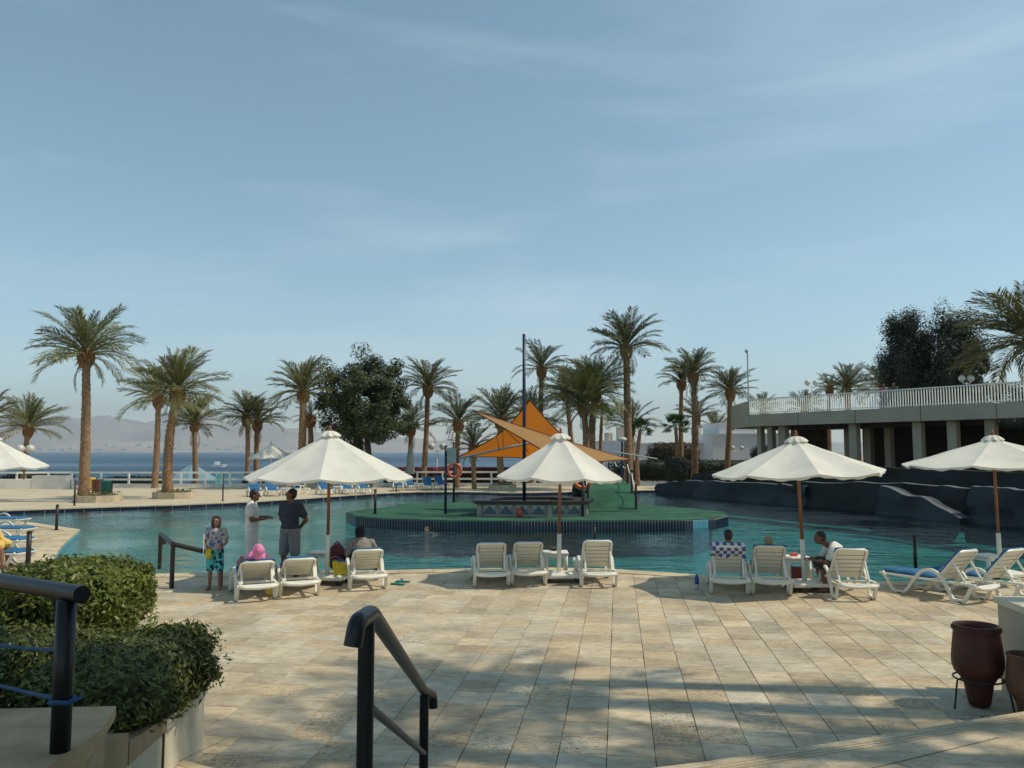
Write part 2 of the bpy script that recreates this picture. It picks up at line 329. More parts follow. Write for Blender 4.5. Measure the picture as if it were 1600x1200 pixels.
def copy_tree(o, parent=None, label=None, group=None, loc=None, rz=None):
    c = o.copy(); COL.objects.link(c); c.parent = parent
    if label: c['label'] = label
    if group: c['group'] = group
    if loc is not None: c.location = loc
    if rz is not None: c.rotation_euler = (0, 0, rz)
    for ch in list(o.children): copy_tree(ch, c)
    return c
def interp(pts, x):
    for (x0, y0), (x1, y1) in zip(pts, pts[1:]):
        if x <= x1: return y0 + (y1-y0)*max(0, (x-x0))/(x1-x0)
    return pts[-1][1]
def arr_mesh(name, V, Fq, m, smooth=False):        # V (n,3), Fq (m,k) numpy
    me = bpy.data.meshes.new(name); k = Fq.shape[1]
    me.vertices.add(len(V)); me.vertices.foreach_set('co', V.astype(np.float32).ravel())
    me.loops.add(Fq.size); me.loops.foreach_set('vertex_index', Fq.astype(np.int32).ravel())
    me.polygons.add(len(Fq)); me.polygons.foreach_set('loop_start', np.arange(0, Fq.size, k, dtype=np.int32)); me.polygons.foreach_set('loop_total', np.full(len(Fq), k, dtype=np.int32))
    if smooth: me.polygons.foreach_set('use_smooth', [True]*len(Fq))
    me.materials.append(MATS[m] if isinstance(m, str) else m); me.update(calc_edges=True); return me
def leaves(name, P, N, size, m, aspect=0.5, jitter=0.8):     # leaf-shaped quads at points P roughly facing N
    n = len(P); Nn = N + rng.normal(0, jitter, (n, 3)); Nn /= np.linalg.norm(Nn, axis=1, keepdims=True) + 1e-9
    T = rng.normal(0, 1, (n, 3)); T -= Nn*np.sum(T*Nn, 1, keepdims=True); T /= np.linalg.norm(T, axis=1, keepdims=True) + 1e-9
    B = np.cross(Nn, T); s = size*rng.uniform(0.6, 1.3, (n, 1))
    V = np.stack([P - T*s*0.5, P + B*s*aspect*0.5 - Nn*s*0.08, P + T*s*0.5, P - B*s*aspect*0.5 - Nn*s*0.08], 1).reshape(-1, 3)
    return arr_mesh(name, V, np.arange(4*n).reshape(-1, 4), m)

# ------------------------------------------------------------------ ground, sea, far shore
NEAR = [(-60,34),(-34,33.5),(-24,30.8),(-19,30),(-17,28.9),(-13.9,26.3),(-12.1,22),(-10.3,18.3),(-9.2,17.2),(-7.8,16.8),(-6.2,16.9),(-4.3,17.1),(-2.4,17.35),(-1.0,17.55),(.7,17.7),(2.0,17.55),(3.2,17.0),(4.1,16.5),(5.7,16.05),(7.5,15.85),(10,15.85),(30,15.85)]
FAR = [(-60,36),(-34,35),(-26,34.2),(-21.7,34.8),(-19.2,36.6),(-16,38.4),(-13,41),(-11.1,43.9),(-9.1,47.5),(-7.6,49.6),(-6,50.8),(-3.2,51),(0,49.6),(4,51),(8.4,53),(12,53.5),(30,53.5)]
yn = lambda x: interp(NEAR, x); yf = lambda x: interp(FAR, x)
WL = -0.14
def strip(name, xs, ya, yb, za, zb, m, rows=1, **kw):
    mb = MB()
    for x in xs:
        for r in range(rows+1):
            t = r/rows; a, b = ya(x), yb(x); mb.v.append((x, a+(b-a)*t, za+(zb-za)*t))
    n = rows+1
    for i in range(len(xs)-1):
        for r in range(rows): mb.f.append((i*n+r, (i+1)*n+r, (i+1)*n+r+1, i*n+r+1))
    return mb.build(name, m, **kw)
def vwall(name, xs, yfun, z0, z1, m, **kw):
    mb = MB()
    for x in xs: mb.v += [(x, yfun(x), z0), (x, yfun(x), z1)]
    for i in range(len(xs)-1): mb.f.append((2*i, 2*i+2, 2*i+3, 2*i+1))
    return mb.build(name, m, **kw)
def densify(pts, step=0.5):
    xs = []
    for (a, _), (b, _) in zip(pts, pts[1:]):
        k = max(1, int((b-a)/step)); xs += [a+(b-a)*i/k for i in range(k)]
    return xs + [pts[-1][0]]
XN, XF = densify(NEAR, 0.6), densify(FAR, 0.6)
# open ground: a sheet from behind the camera to the beach, dropping under the sea
def ground_z(x, y):
    shore = 92 + 6*math.sin(x*0.02) + max(0, x-12)*6
    t = min(1, max(0, (y-shore)/40)); return -1.8 - 2.6*t*t*(3-2*t)
mb = MB(); gx = [-4000,-900,-300,-150,-80,-50,-30,-15,0,10,20,35,60,90,150,300,900,4000]; gy = [-45,-30,0,30,56,66,76,86,96,106,116,126,140,180,260,420,800,1500,3000]
mb.v = [(x, y, ground_z(x, y)) for x in gx for y in gy]; ny = len(gy)
mb.f = [(i*ny+j, (i+1)*ny+j, (i+1)*ny+j+1, i*ny+j+1) for i in range(len(gx)-1) for j in range(ny-1)]
ground = mb.build('ground', 'sand', kind='structure', smooth=True)
water('sea_water', None, (0.62, 0.70, 0.78), [(0.25, 1.0), (0.9, 0.55), (3.2, 0.25)], 0.9, opaque=(0.010, 0.045, 0.090), rough=0.12, calm=0.004)
MB().add([(-13000,80,-3),(13000,80,-3),(13000,13500,-3),(-13000,13500,-3)], [(0,1,2,3)]).build('sea', 'sea_water', kind='structure')
mat('far_hill', (0.40, 0.31, 0.25), 0.95, 0.35, 0.0016, world_co=True)
def hills(name, y0, y1, prof, amp, nx=150, nyy=26):
    V = []; X = np.linspace(-12500, 12500, nx)
    for x in X:
        for j in range(nyy):
            t = j/(nyy-1); y = y0+(y1-y0)*t
            h = interp(prof, x)*(math.sin(t*math.pi*0.62)**1.2)
            h *= 1 + amp*noise.fractal(Vector((x/900, y/900, 3.1)), 0.9, 2.1, 6) + 0.35*amp*noise.fractal(Vector((x/260, y/260, 9.0)), 0.8, 2, 4)
            V.append((x, y, -4 + max(0, h) + (1.5 if j else 0)))
    V = np.array(V); i, j = np.meshgrid(np.arange(nx-1), np.arange(nyy-1), indexing='ij'); a = i*nyy+j
    Fq = np.stack([a, a+nyy, a+nyy+1, a+1], -1).reshape(-1, 4)
    return link(name, arr_mesh(name, V, Fq, 'far_hill', True), kind='structure')
hills('hills', 8200, 10400, [(-12500,150),(-7000,140),(-5500,150),(-4200,125),(-3000,105),(-2000,70),(-900,45),(0,30),(1500,20),(12500,20)], 0.35)
hills('mountain_range', 10200, 13200, [(-12500,520),(-7000,500),(-6000,430),(-5000,470),(-4000,430),(-3000,300),(-1800,190),(-600,140),(800,110),(2500,110),(12500,180)], 0.45)
for i in range(22):
    px = 40 + i*17.5 + rng.uniform(-6, 6); p = D(px, 702 - (rng.uniform(0, 8) if i % 3 else 0), 8150); w = rng.uniform(24, 85)
    mb = MB(); mb.box((0,0,5), (w, 20, 14)); mb.box((w*0.2, 0, 15), (w*0.4, 14, 7))
    mb.build('far_building', 'house_white', label='tiny white building of the town on the far shore', cat='building', group='white buildings along the far shore', loc=(p.x, p.y + 30, max(p.z - 10, -3)), smooth=False)

# ------------------------------------------------------------------ terrace with its tiles
terrace = strip('terrace', XN, lambda x: -30.0, yn, -0.03, -0.03, 'soil', 1, kind='structure')
TH = math.atan(166/F); tv = Vector((math.sin(TH), math.cos(TH), 0)); tu = Vector((math.cos(TH), -math.sin(TH), 0)); T0 = G(958, 923); TS = 0.40
PLAT = [(-3.6,7.05),(-3.0,6.68),(-2.3,6.28),(-1.67,6.0),(-1.2,5.84),(-0.8,5.78),(-0.3,5.84),(0.14,5.98),(1.5,6.38),(3,6.92),(4.8,7.62),(6.5,8.4),(9,9.8)]
yp = lambda x: interp(PLAT, x)
TINTS = []
def tile_mesh(i):
    r = random.Random(100+i); h = TS/2-0.0022; b = 0.004; br = r.choice([0.82, 0.88, 0.93, 0.97, 1.0, 1.03, 1.07, 1.12])+r.uniform(-.01,.01)
    warm = r.uniform(-0.06, 0.05); tint = (br*(1+warm), br, br*(1-warm*1.6), r.choice([0.1, 0.15, 0.25, 0.3, 0.5, 1.0]))
    zs = [r.uniform(-0.0035, 0.001) for _ in range(4)]; v = []
    for k, (x, y) in enumerate([(-1,-1),(1,-1),(1,1),(-1,1)]):
        jx, jy = r.uniform(-.003, .002), r.uniform(-.003, .002)
        v += [(x*(h+jx), y*(h+jy), -0.026), (x*(h+jx), y*(h+jy), zs[k]-b), (x*(h+jx-b), y*(h+jy-b), zs[k])]
    f = [(2,5,8,11)] + [q for k in range(4) for q in ((3*k, 3*((k+1)%4), 3*((k+1)%4)+1, 3*k+1), (3*k+1, 3*((k+1)%4)+1, 3*((k+1)%4)+2, 3*k+2))]
    return v, f, tint
TV = [tile_mesh(i) for i in range(72)]
def tint_layer(me, cols):
    a = me.color_attributes.new('tint', 'FLOAT_COLOR', 'POINT'); a.data.foreach_set('color', np.array(cols, dtype=np.float32).ravel())
TM = []
for v, f, t in TV:
    me = bpy.data.meshes.new('tile'); me.from_pydata(v, [], f); me.materials.append(STONE); tint_layer(me, [t]*len(v)); TM.append(me)
cells = []
for i in range(-75, 80):
    for j in range(-40, 60):
        c = T0 + tu*((i+.5)*TS) + tv*((j+.5)*TS)
        if not (-30 < c.x < 24): continue
        cs = [c + tu*(a*TS/2) + tv*(b*TS/2) for a in (-1,1) for b in (-1,1)]
        if any(q.y > yn(q.x)-0.06 for q in cs): continue
        if c.y < yp(c.x)-0.32 and -3.6 < c.x < 9: continue
        if c.y < 4 or (c.x < -3.2 and c.y < 6.0 ): continue
        d = Vector((0, 0, 0)); px = 800 + F*c.x/(c.y*0.99); py = 706 + F*H/c.y
        vis = -30 < px < 1630 and py < 1225
        hid = px < 330 and py > 890       # behind the hedges
        cells.append(((0 if vis and not hid else 1, c.y), c))
cells.sort(key=lambda q: q[0])
rot = (0, 0, -TH)
for k, (_, c) in enumerate(cells[:300]):
    o = link('tile', random.choice(TM), terrace); o.location = (c.x, c.y, 0); o.rotation_euler = (0, 0, -TH + random.choice((0, math.pi)))
V, Fc, Cc = [], [], []; Rm = Matrix.Rotation(-TH, 3, 'Z')
for _, c in cells[300:]:
    v, f, t = random.choice(TV); k = len(V)
    V += [tuple(c + Rm @ Vector(q)) for q in v]; Fc += [tuple(q+k for q in ff) for ff in f]; Cc += [t]*len(v)
me = bpy.data.meshes.new('paving_tiles'); me.from_pydata(V, [], Fc); me.materials.append(STONE); tint_layer(me, Cc)
link('paving_tiles', me, terrace, kind='stuff')
# coping stones along the near pool edge
L = [Vector((x, yn(x), 0)) for x in XN if -30 < x < 24]
acc = 0; seg = [L[0]]
pts = [L[0]]
for a, b in zip(L, L[1:]):
    d = (b-a).length; k = max(1, round(d/0.62)); pts += [a + (b-a)*(i+1)/k for i in range(k)]
def offset(P, i, w):
    a, b = P[max(i-1, 0)], P[min(i+1, len(P)-1)]; t = (b-a).normalized(); return P[i] + Vector((t.y, -t.x, 0))*w
for i in range(len(pts)-1):
    a, b = pts[i], pts[i+1]; g = (b-a).normalized()*0.004; ci, cj = offset(pts, i, 0.46), offset(pts, i+1, 0.46); z = 0.014 + random.uniform(-.002, .002)
    hgt = 0.05 if -14 < a.x < -9.5 else 0.0
    poly = [a+g, b-g, cj-g, ci+g]
    o = MB().prism([(p.x, p.y) for p in poly], -0.05, z).build('coping_stone', None, terrace); o.data.materials.append(STONE)
    br = random.uniform(0.95, 1.2); tint_layer(o.data, [(br, br*0.99, br*0.95, 0.3)]*len(o.data.vertices))
# low stone platform and the stairs up to the eye point
steps = MB().prism([(-3.4, 2.0)] + PLAT + [(9, 2.0)], -0.028, 0.150).build('steps', STONE2, kind='structure')
for k in range(1, 7):
    y1 = 5.25 - 0.42*(k-1)
    MB().prism([(-2.0, -4), (-2.0, y1), (3.4, y1), (3.4, -4)], 0.15*k+0.001, 0.15*(k+1)).build('step', STONE2, steps)
# nosing grooves cut as slim dark inlays in the platform edge
mb = MB()
for off in (0.10, 0.15, 0.20):
    P = [Vector((x, y-off, 0.1525)) for x, y in PLAT]
    for a, b in zip(P, P[1:]): mb.add([a, b, b-Vector((0,.008,0)), a-Vector((0,.008,0))], [(0,3,2,1)])
mb.build('groove', 'coping_stone', steps)
# slab joints on the platform
for ang, (x0, y0) in ((0.35, (0.5, 5.55)), (0.45, (2.4, 6.1)), (-0.9, (2.9, 6.35)), (-1.1, (4.4, 6.9)), (1.2, (-2.6, 6.2))):
    d = Vector((math.cos(ang), math.sin(ang), 0)); a = Vector((x0, y0, 0.1527)); b = a + d*(0.7 if abs(ang) > .8 else 1.8); nrm = Vector((-d.y, d.x, 0))*0.004
    MB().add([a-nrm, b-nrm, b+nrm, a+nrm], [(0,1,2,3)]).build('joint', 'soil', steps)

# ------------------------------------------------------------------ pool
PX = [x for x in XN if -34 <= x <= 24]
def floor_z(t, x): return -0.3 - 0.75*min(1, t*5) if x < -4 else -0.75 - 0.35*min(1, t*3)
mb = MB(); K = 14
for x in PX:
    for r in range(K+1): t = r/K; mb.v.append((x, yn(x)+(yf(x)-yn(x))*t, floor_z(t, x)))
for i in range(len(PX)-1):
    for r in range(K): mb.f.append((i*(K+1)+r, (i+1)*(K+1)+r, (i+1)*(K+1)+r+1, i*(K+1)+r+1))
mb.build('pool_floor', 'pool_floor', kind='structure', smooth=True)
vwall('pool_wall', PX, yn, -1.6, -0.05, 'pool_tile_light', kind='structure')
water('pool_water', (0.50, 0.80, 0.79), (0.93, 0.97, 0.97), [(1.0, 1.0), (2.8, 0.60), (7.5, 0.22)], 0.13, rough=0.05)
strip('pool_surface', PX, yn, yf, WL, WL, 'pool_water', 1, kind='structure')
# wide shallow steps below water beside the handrail
for k in range(2):
    mb = MB(); xs = [-9.0, -8.0, -7.0, -6.0, -4.8]; a = [(x, yn(x)-0.02) for x in xs]; b = [(x, yn(x)+0.45*(k+1)) for x in xs]
    mb.prism(a + b[::-1], -0.9, -0.17-0.13*k).build('pool_step', 'coping_stone', kind='structure')
far_deck = strip('far_deck', XF, yf, lambda x: 60.0, 0.0, 0.0, 'deck_far', 3, kind='structure')
vwall('far_pool_wall', XF, yf, -1.6, -0.001, 'grout', kind='structure')
vwall('deck_edge', [-60, 60], lambda x: 60.0, -2.6, 0.0, 'concrete_white', kind='structure')
mb = MB(); P = [Vector((x, yf(x)-0.004, 0)) for x in densify(FAR, 0.55) if -34 < x < 14]
for a, b in zip(P, P[1:]):
    g = (b-a)*0.02; nn = Vector(((b-a).y, -(b-a).x, 0)).normalized()*0.012
    mb.add([a+g+Vector((0,0,-.3))+nn, b-g+Vector((0,0,-.3))+nn, b-g+Vector((0,0,-.035))+nn, a+g+Vector((0,0,-.035))+nn], [(0,1,2,3)])
mb.build('waterline_tiles', 'pool_tile', far_deck, kind='stuff')
mb = MB()
for a, b in zip(P, P[1:]):
    t = (b-a).normalized(); nn = Vector((t.y, -t.x, 0))
    mb.prism([(a+nn*.03)[:2], (b+nn*.03)[:2], (b-nn*.38)[:2], (a-nn*.38)[:2]], -0.03, 0.012)
mb.build('pool_rim', STONE2, far_deck)

# ------------------------------------------------------------------ island with bar
IZ = 0.17
isl_px = [(541,800),(556,806),(600,810),(700,813),(800,814),(900,813),(1000,813),(1070,812),(1118,810),(1137,805),(1128,799),(1080,794),(1020,790),(975,786),(930,783),(860,783),(760,783),(690,785),(620,787),(622,790),(575,795)]
isl = [G(x, y, IZ) for x, y in isl_px]; ip = [(p.x, p.y) for p in isl]
island = thing('pool_island', 'flat island with green carpet and dark blue tiled rim in the pool', 'island', (0, 29, 0))
def rel(o, parent): o.parent = parent; o.matrix_parent_inverse = parent.matrix_basis.inverted() if False else Matrix.Translation(-Vector(parent.location)); return o
rel(MB().prism(ip, -0.22, IZ-0.03).build('rim_wall', 'grout'), island)
ci = sum(isl, Vector())/len(isl); rel(MB().prism([((x-ci.x)*.93+ci.x, (y-ci.y)*.86+ci.y) for x, y in ip], -1.5, -0.222).build('foundation', 'pool_floor'), island)
rel(MB().prism([(x*1.0, y) for x, y in ip], IZ-0.025, IZ).build('carpet', 'carpet'), island)
front = isl[:11]; mb = MB(); mbl = MB(); tot = 0
for a, b in zip(front, front[1:]):
    d = (b-a); k = max(1, int(d.length/0.105)); nn = Vector((d.y, -d.x, 0)).normalized()*0.02
    for i in range(k):
        p, q = a + d*((i+.10)/k), a + d*((i+.90)/k); pm = (p+q)/2; px = 800 + F*pm.x/pm.y
        tgt = mbl if 1080 < px < 1104 else mb
        z0, z1 = -0.215, IZ-0.035
        tgt.add([Vector((p.x,p.y,z0))+nn, Vector((q.x,q.y,z0))+nn, Vector((q.x,q.y,z1))+nn, Vector((p.x,p.y,z1))+nn], [(0,1,2,3)])
rel(mb.build('rim_tiles', 'pool_tile', kind='stuff'), island); rel(mbl.build('light_tile_patch', 'pool_tile_light'), island)
# sunken bar: six-sided counter
bar = thing('pool_bar', 'low dark pool bar with zigzag triangle panels on the green island', 'bar')
bz = IZ; c0, c1, c2, c3 = G(748,806,bz), G(858,807,bz), G(912,805,bz), G(925,796,bz)
front_pts = [G(745,800,bz), c0 + Vector((0.15,0,0)), c1, c2]
out = [Vector((-1.30, 30.4, 0)), Vector((-1.15, 29.55, 0)), Vector((1.35, 29.3, 0)), Vector((2.6, 29.55, 0)), Vector((2.9, 31.0, 0)), Vector((1.8, 32.6, 0)), Vector((-0.6, 32.4, 0))]
cen = sum(out, Vector())/len(out)
inn = [cen + (p-cen)*0.78 for p in out]; big = [cen + (p-cen)*1.10 for p in out]; n = len(out)
for i in range(n):
    a, b, c, d = out[i], out[(i+1)%n], inn[(i+1)%n], inn[i]
    MB().prism([a[:2], b[:2], c[:2], d[:2]], bz-0.02, bz+0.44).build('counter_wall', 'bar_wall', bar)
    a, b, c, d = big[i], big[(i+1)%n], inn[(i+1)%n], inn[i]
    MB().prism([a[:2], b[:2], c[:2], d[:2]], bz+0.442, bz+0.56).build('counter_top', 'bar_black', bar)
for i, cnt in ((1, 4), (2, 2)):
    a, b = out[i], out[(i+1)%n]; d = b-a; nn = Vector((d.y, -d.x, 0)).normalized()*0.012
    for k in range(cnt):
        p, q = a+d*((k+.06)/cnt*0.94+.02), a+d*((k+.94)/cnt*0.94+.02); m_ = (p+q)/2
        up = Vector((0,0,bz+0.42)); lo = Vector((0,0,bz+0.10))
        MB().add([p+nn+up, m_+nn+lo, q+nn+up], [(0,1,2)]).build('panel_triangle', 'bar_white', bar)
        if k < cnt: MB().add([p+nn*1.5+lo, q+nn*1.5+lo, m_+nn*1.5+Vector((0,0,bz+0.40))], [(0,1,2)]).build('panel_triangle', 'bar_blue', bar)
for p in (out[2], out[3], out[1]):
    q = cen+(p-cen)*1.02; MB().box((q.x, q.y, bz+0.22), (0.16, 0.1, 0.44)).build('pier', 'bar_wall', bar)

# ------------------------------------------------------------------ painted rock walls of the lagoon
def rockwall(name, label, base, tops, setback, m, thick=1.5, rimm='rock_rim', seed=1):
    root = thing(name, label, 'rock wall', base[0])
    o0 = base[0]; n = len(base); B = MB(); R = MB(); rows = 6; sub = 7
    P, T_, S_ = [], [], []
    for i in range(n-1):
        for k in range(sub):
            t = k/sub; P.append(base[i].lerp(base[i+1], t)); T_.append(tops[i]+(tops[i+1]-tops[i])*t + .11*noise.noise(Vector((seed*3.7, (i+t)*2.3, 0))) + .05*noise.noise(Vector((seed*1.3, (i+t)*7.1, 2)))); S_.append(setback[i]+(setback[i+1]-setback[i])*t)
    P.append(base[-1]); T_.append(tops[-1]); S_.append(setback[-1]); m_ = len(P)
    for i in range(m_):
        t = (P[min(i+1, m_-1)]-P[max(i-1, 0)]).normalized(); nn = Vector((-t.y, t.x, 0)) * -1
        if nn.y > 0: nn = -nn          # towards the camera
        for r in range(rows+1):
            u = r/rows; z = -0.9+(T_[i]+0.9)*u
            jit = 0.34*noise.noise(Vector((P[i].x*0.8+seed*7, P[i].y*0.8, z*1.5))) + 0.12*noise.noise(Vector((P[i].x*3, P[i].y*3, z*4+seed)))
            p = P[i] - nn*(S_[i]*u - jit*(1 if 0 < r < rows else 0.4)) ; B.v.append((p.x-o0.x, p.y-o0.y, z))
        for w in (0.22, thick):
            p = P[i] - nn*(S_[i]+w); B.v.append((p.x-o0.x, p.y-o0.y, T_[i] + (0.02 if w < 1 else -0.1)))
    K = rows+3
    B.f = [(i*K+r, (i+1)*K+r, (i+1)*K+r+1, i*K+r+1) for i in range(m_-1) for r in range(K-1)]
    autosmooth(B.build('rock_face', m, root), 22)
    for i in range(m_):
        a = Vector(B.v[i*K+rows]); R.v += [tuple(a+Vector((0,0,.03))), tuple(Vector(B.v[i*K+rows+1])+Vector((0,0,.03)))]
    R.f = [(2*i, 2*i+2, 2*i+3, 2*i+1) for i in range(m_-1)]
    R.build('rim', rimm, root)
    return root
V3 = lambda x, y: Vector((x, y, 0))
rockwall('rock_wall', 'long blue grey painted rock wall curving into the pool below the white house', [V3(8.9,51.5), V3(9.8,49.6), V3(10.9,45.6), V3(13,41.4), V3(14.0,39.4)], [0.45,0.72,0.80,0.85,0.80], [0.3,.5,.7,.6,.4], 'rock_blue', seed=1)
rockwall('rock_wall', 'dark rock wall at the waterline under the terrace columns', [V3(13.6,40.2), V3(15.4,36.8), V3(16.9,33.6), V3(17.2,31.6)], [0.95,1.05,1.1,1.05], [.5,.7,.8,.5], 'rock_dark', seed=2)
rockwall('rock_slide', 'sloping grey rock chute running down into the dark water', [V3(15.3,34.9), V3(15.9,32.6), V3(16.3,30.2)], [1.0,0.62,0.02], [.6,.5,.3], 'rock_blue', thick=0.5, seed=3)
rockwall('rock_wall', 'pale rimmed grey green rock wall behind the far umbrella pole', [V3(17.0,30.6), V3(17.6,28.8), V3(18.6,26.4), V3(20.5,24)], [1.15,1.16,1.15,1.1], [.35,.35,.4,.4], 'rock_blue', seed=4)
rockwall('rock_wall', 'upper tier of dark rock below the concrete terrace', [V3(11.5,53.5), V3(14.2,48.2), V3(16.6,43.6), V3(19.0,39.6), V3(21.5,35.5), V3(24.5,31)], [1.1,1.35,1.65,1.7,1.6,1.5], [.4,.5,.7,.7,.6,.5], 'rock_dark', thick=3.0, rimm='rock_dark', seed=5)

# ------------------------------------------------------------------ concrete terrace building on the far bank
A, B_ = V3(16.06,55), V3(25.8,40.7); dr = (B_-A).normalized(); nb = Vector((-dr.y, dr.x, 0))
if nb.y < 0: nb = -nb
C = A + dr*27
bld = thing('terrace_building', 'grey concrete building with a railed roof terrace over dark open columns', 'building', A)
def R_(o): return rel(o, bld)
A2 = V3(16.7, 61.5)
R_(MB().prism([A[:2], C[:2], (C+nb*14)[:2], (A2+dr*3+nb*8)[:2], A2[:2]], 4.22, 5.02).build('terrace_slab', 'render_grey'))
def parapet(a, b, z0, z1, th, name, m):
    d = (b-a).normalized(); q = Vector((-d.y, d.x, 0))*th
    R_(MB().prism([a[:2], b[:2], (b+q)[:2], (a+q)[:2]], z0, z1).build(name, m))
parapet(A2, A + (A2-A).normalized()*0.12, 5.022, 5.95, 0.15, 'parapet', 'render_grey')
L_ = 25.0; off = nb*0.10
nbal = int(L_/0.155)
bm_ = MB().box((0,0,0), (0.045, 0.06, 0.98)).mesh('baluster', 'white_paint')
for i in range(min(nbal, 160)):
    p = A + off + dr*(0.10+i*0.155); o = link('baluster', bm_); o.location = (p.x, p.y, 5.03+0.50); o.rotation_euler = (0, 0, math.atan2(dr.y, dr.x)); rel(o, bld)
mid = A + off + dr*(L_/2)
R_(MB().box((mid.x, mid.y, 6.045), (L_, 0.10, 0.06), math.atan2(dr.y, dr.x)).build('handrail', 'white_paint'))
R_(MB().box((mid.x, mid.y, 5.13), (L_, 0.05, 0.04), math.atan2(dr.y, dr.x)).build('bottom_rail', 'white_paint'))
for k in range(1, 7):           # casting joints in the slab edge
    p = A + dr*(4.0*k) - nb*0.004; R_(MB().box((p.x, p.y, 4.62), (0.025, 0.012, 0.78), math.atan2(dr.y, dr.x)).build('joint', 'rock_dark'))
def col_at(px, depth_in, w, zb=1.2, m='render_grey', dep=0.45):
    # where the sight line at px meets the facade line moved inwards
    k = (px-800)/F*0.99; base = A + nb*depth_in
    s = (base.x - k*base.y)/(k*dr.y - dr.x); p = base + dr*s
    R_(MB().box((p.x, p.y, (zb+4.219)/2), (w, dep, 4.219-zb), math.atan2(dr.y, dr.x)).build('column', m))
for px, di, w in ((1192,1.0,.32),(1209,1.0,.36),(1228,1.0,.55),(1340,.9,.5),(1441,.9,.5),(1496,.9,.5),(1556,.9,.5),(1362,4.0,.45),(1394,4.0,.4),(1246,4.5,.4),(1330,5.0,.4)):
    col_at(px, di, w)
a, b = A+nb*1.2+dr*0.6, A+nb*1.2+dr*26
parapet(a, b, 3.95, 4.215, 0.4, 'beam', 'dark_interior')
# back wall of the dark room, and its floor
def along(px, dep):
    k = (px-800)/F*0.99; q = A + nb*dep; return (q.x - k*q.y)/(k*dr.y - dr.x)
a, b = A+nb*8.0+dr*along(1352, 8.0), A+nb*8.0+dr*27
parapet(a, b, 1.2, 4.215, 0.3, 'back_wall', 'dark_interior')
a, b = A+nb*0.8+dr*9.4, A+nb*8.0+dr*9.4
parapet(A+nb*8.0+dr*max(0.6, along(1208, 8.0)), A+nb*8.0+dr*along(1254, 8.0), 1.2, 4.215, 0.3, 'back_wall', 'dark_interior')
R_(MB().prism([(A+nb*0.4-dr*1)[:2], (C+nb*0.4)[:2], (C+nb*13)[:2], (A+nb*13-dr*1)[:2]], -1.8, 1.2).build('plinth', 'rock_dark'))

# ------------------------------------------------------------------ white houses beyond
def house(label, x0, x1, top, y, extra=None):
    p, q = D(x0, top, y), D(x1, top, y); h = thing('white_house', label, 'house', (p.x, y, -1.8)); w = q.x-p.x
    MB().box((w/2, 4, (p.z+1.8)/2), (w, 8, p.z+1.8)).build('wall', 'house_white', h)
    MB().box((w/2, 4, p.z+1.8+0.06), (w+0.2, 8.2, 0.14)).build('roof_edge', 'house_white', h)
    return h, w, p.z+1.8
h1, w1, z1 = house('long low white house behind the dark hedge', 985, 1140, 694, 84)
h2, w2, z2 = house('taller white house wall with a stepped parapet beside the terrace', 1113, 1262, 679, 80)
MB().box((2.6, 3.9, z2+0.65), (3.6, 7.0, 1.1)).build('parapet', 'house_white', h2)
for dx in (1.75, 2.15):
    MB().box((dx, 0.38, z2+0.55), (0.14, 0.06, 0.22)).build('window', 'window_dark', h2)
for dx in (0.5, 1.6, 3.2): MB().box((dx, -0.02, 2.6), (0.5, 0.06, 0.6)).build('window', 'window_dark', h1)
h3, w3, z3 = house('small white block house with roof water tanks behind the tall palm', 940, 1002, 690, 90)
MB().lathe([(0.45,0),(0.45,0.9)], 12, (1.0,2,z3+.13)).build('water_tank', 'render_grey', h3); MB().box((2.4,2,z3+0.9), (0.9,0.9,1.6)).build('stair_head', 'render_grey', h3)

# ------------------------------------------------------------------ the stair's cheek walls and planter at the eye point
pl = thing('stone_planter', 'pale plastered planter wall beside the stairs holding the clipped hedges', 'planter', (-2.5, 6.9, 0))
rel(MB().prism([(-2.56,6.92),(-2.46,4.97),(-6.5,4.7),(-6.5,8.3),(-3.2,7.7)], 0.0, 0.50).build('planter_wall', 'planter_white'), pl)
rel(MB().prism([(-2.70,6.80),(-2.60,5.1),(-6.3,4.9),(-6.3,8.1),(-3.25,7.5)], 0.49, 0.515).build('soil', 'soil'), pl)
for (y0, y1, za, zb) in ((6.92,6.0,.52,.52),(5.98,5.35,.55,.60),(5.33,4.98,.66,.74)):
    xa = lambda y: -2.46-0.1*(y-4.97)/1.95
    o = MB().add([(xa(y0)+.03,y0,.502),(xa(y1)+.03,y1,.502),(xa(y1)-.22,y1,.502),(xa(y0)-.22,y0,.502),(xa(y0)+.03,y0,za+.05),(xa(y1)+.03,y1,zb+.05),(xa(y1)-.22,y1,zb+.05),(xa(y0)-.22,y0,za+.05)],
        [(0,1,2,3)[::-1],(4,5,6,7)[::-1],(0,4,5,1),(1,5,6,2),(2,6,7,3),(3,7,4,0)]).build('coping', 'coping_stone' if y0 < 6.5 else 'planter_white'); rel(o, pl)
bmj = MB().box((-2.503, 6.0, 0.27), (0.012, 0.012, 0.46)).build('joint', 'soil'); rel(bmj, pl)
cw = thing('cheek_wall', 'stepped stone side wall of the stairs carrying the black railing post', 'wall', (-2.2, 3.5, 0))
rel(MB().prism([(-2.40,4.92),(-1.98,3.55),(-6,3.6),(-6,4.65)], 0.0, 0.92).build('lower_block', 'coping_stone'), cw)
rel(MB().prism([(-2.36,4.96),(-1.93,3.52),(-6,3.57),(-6,4.68)], 0.922, 0.99).build('coping', 'coping_stone'), cw)
rel(MB().prism([(-1.78,3.5),(-1.78,1.0),(-6,1.0),(-6,3.5)], 0.0, 1.26).build('upper_block', 'coping_stone'), cw)
rel(MB().prism([(-1.72,3.51),(-1.72,1.0),(-6,1.0),(-6,3.52)], 1.262, 1.34).build('coping', 'coping_stone'), cw)
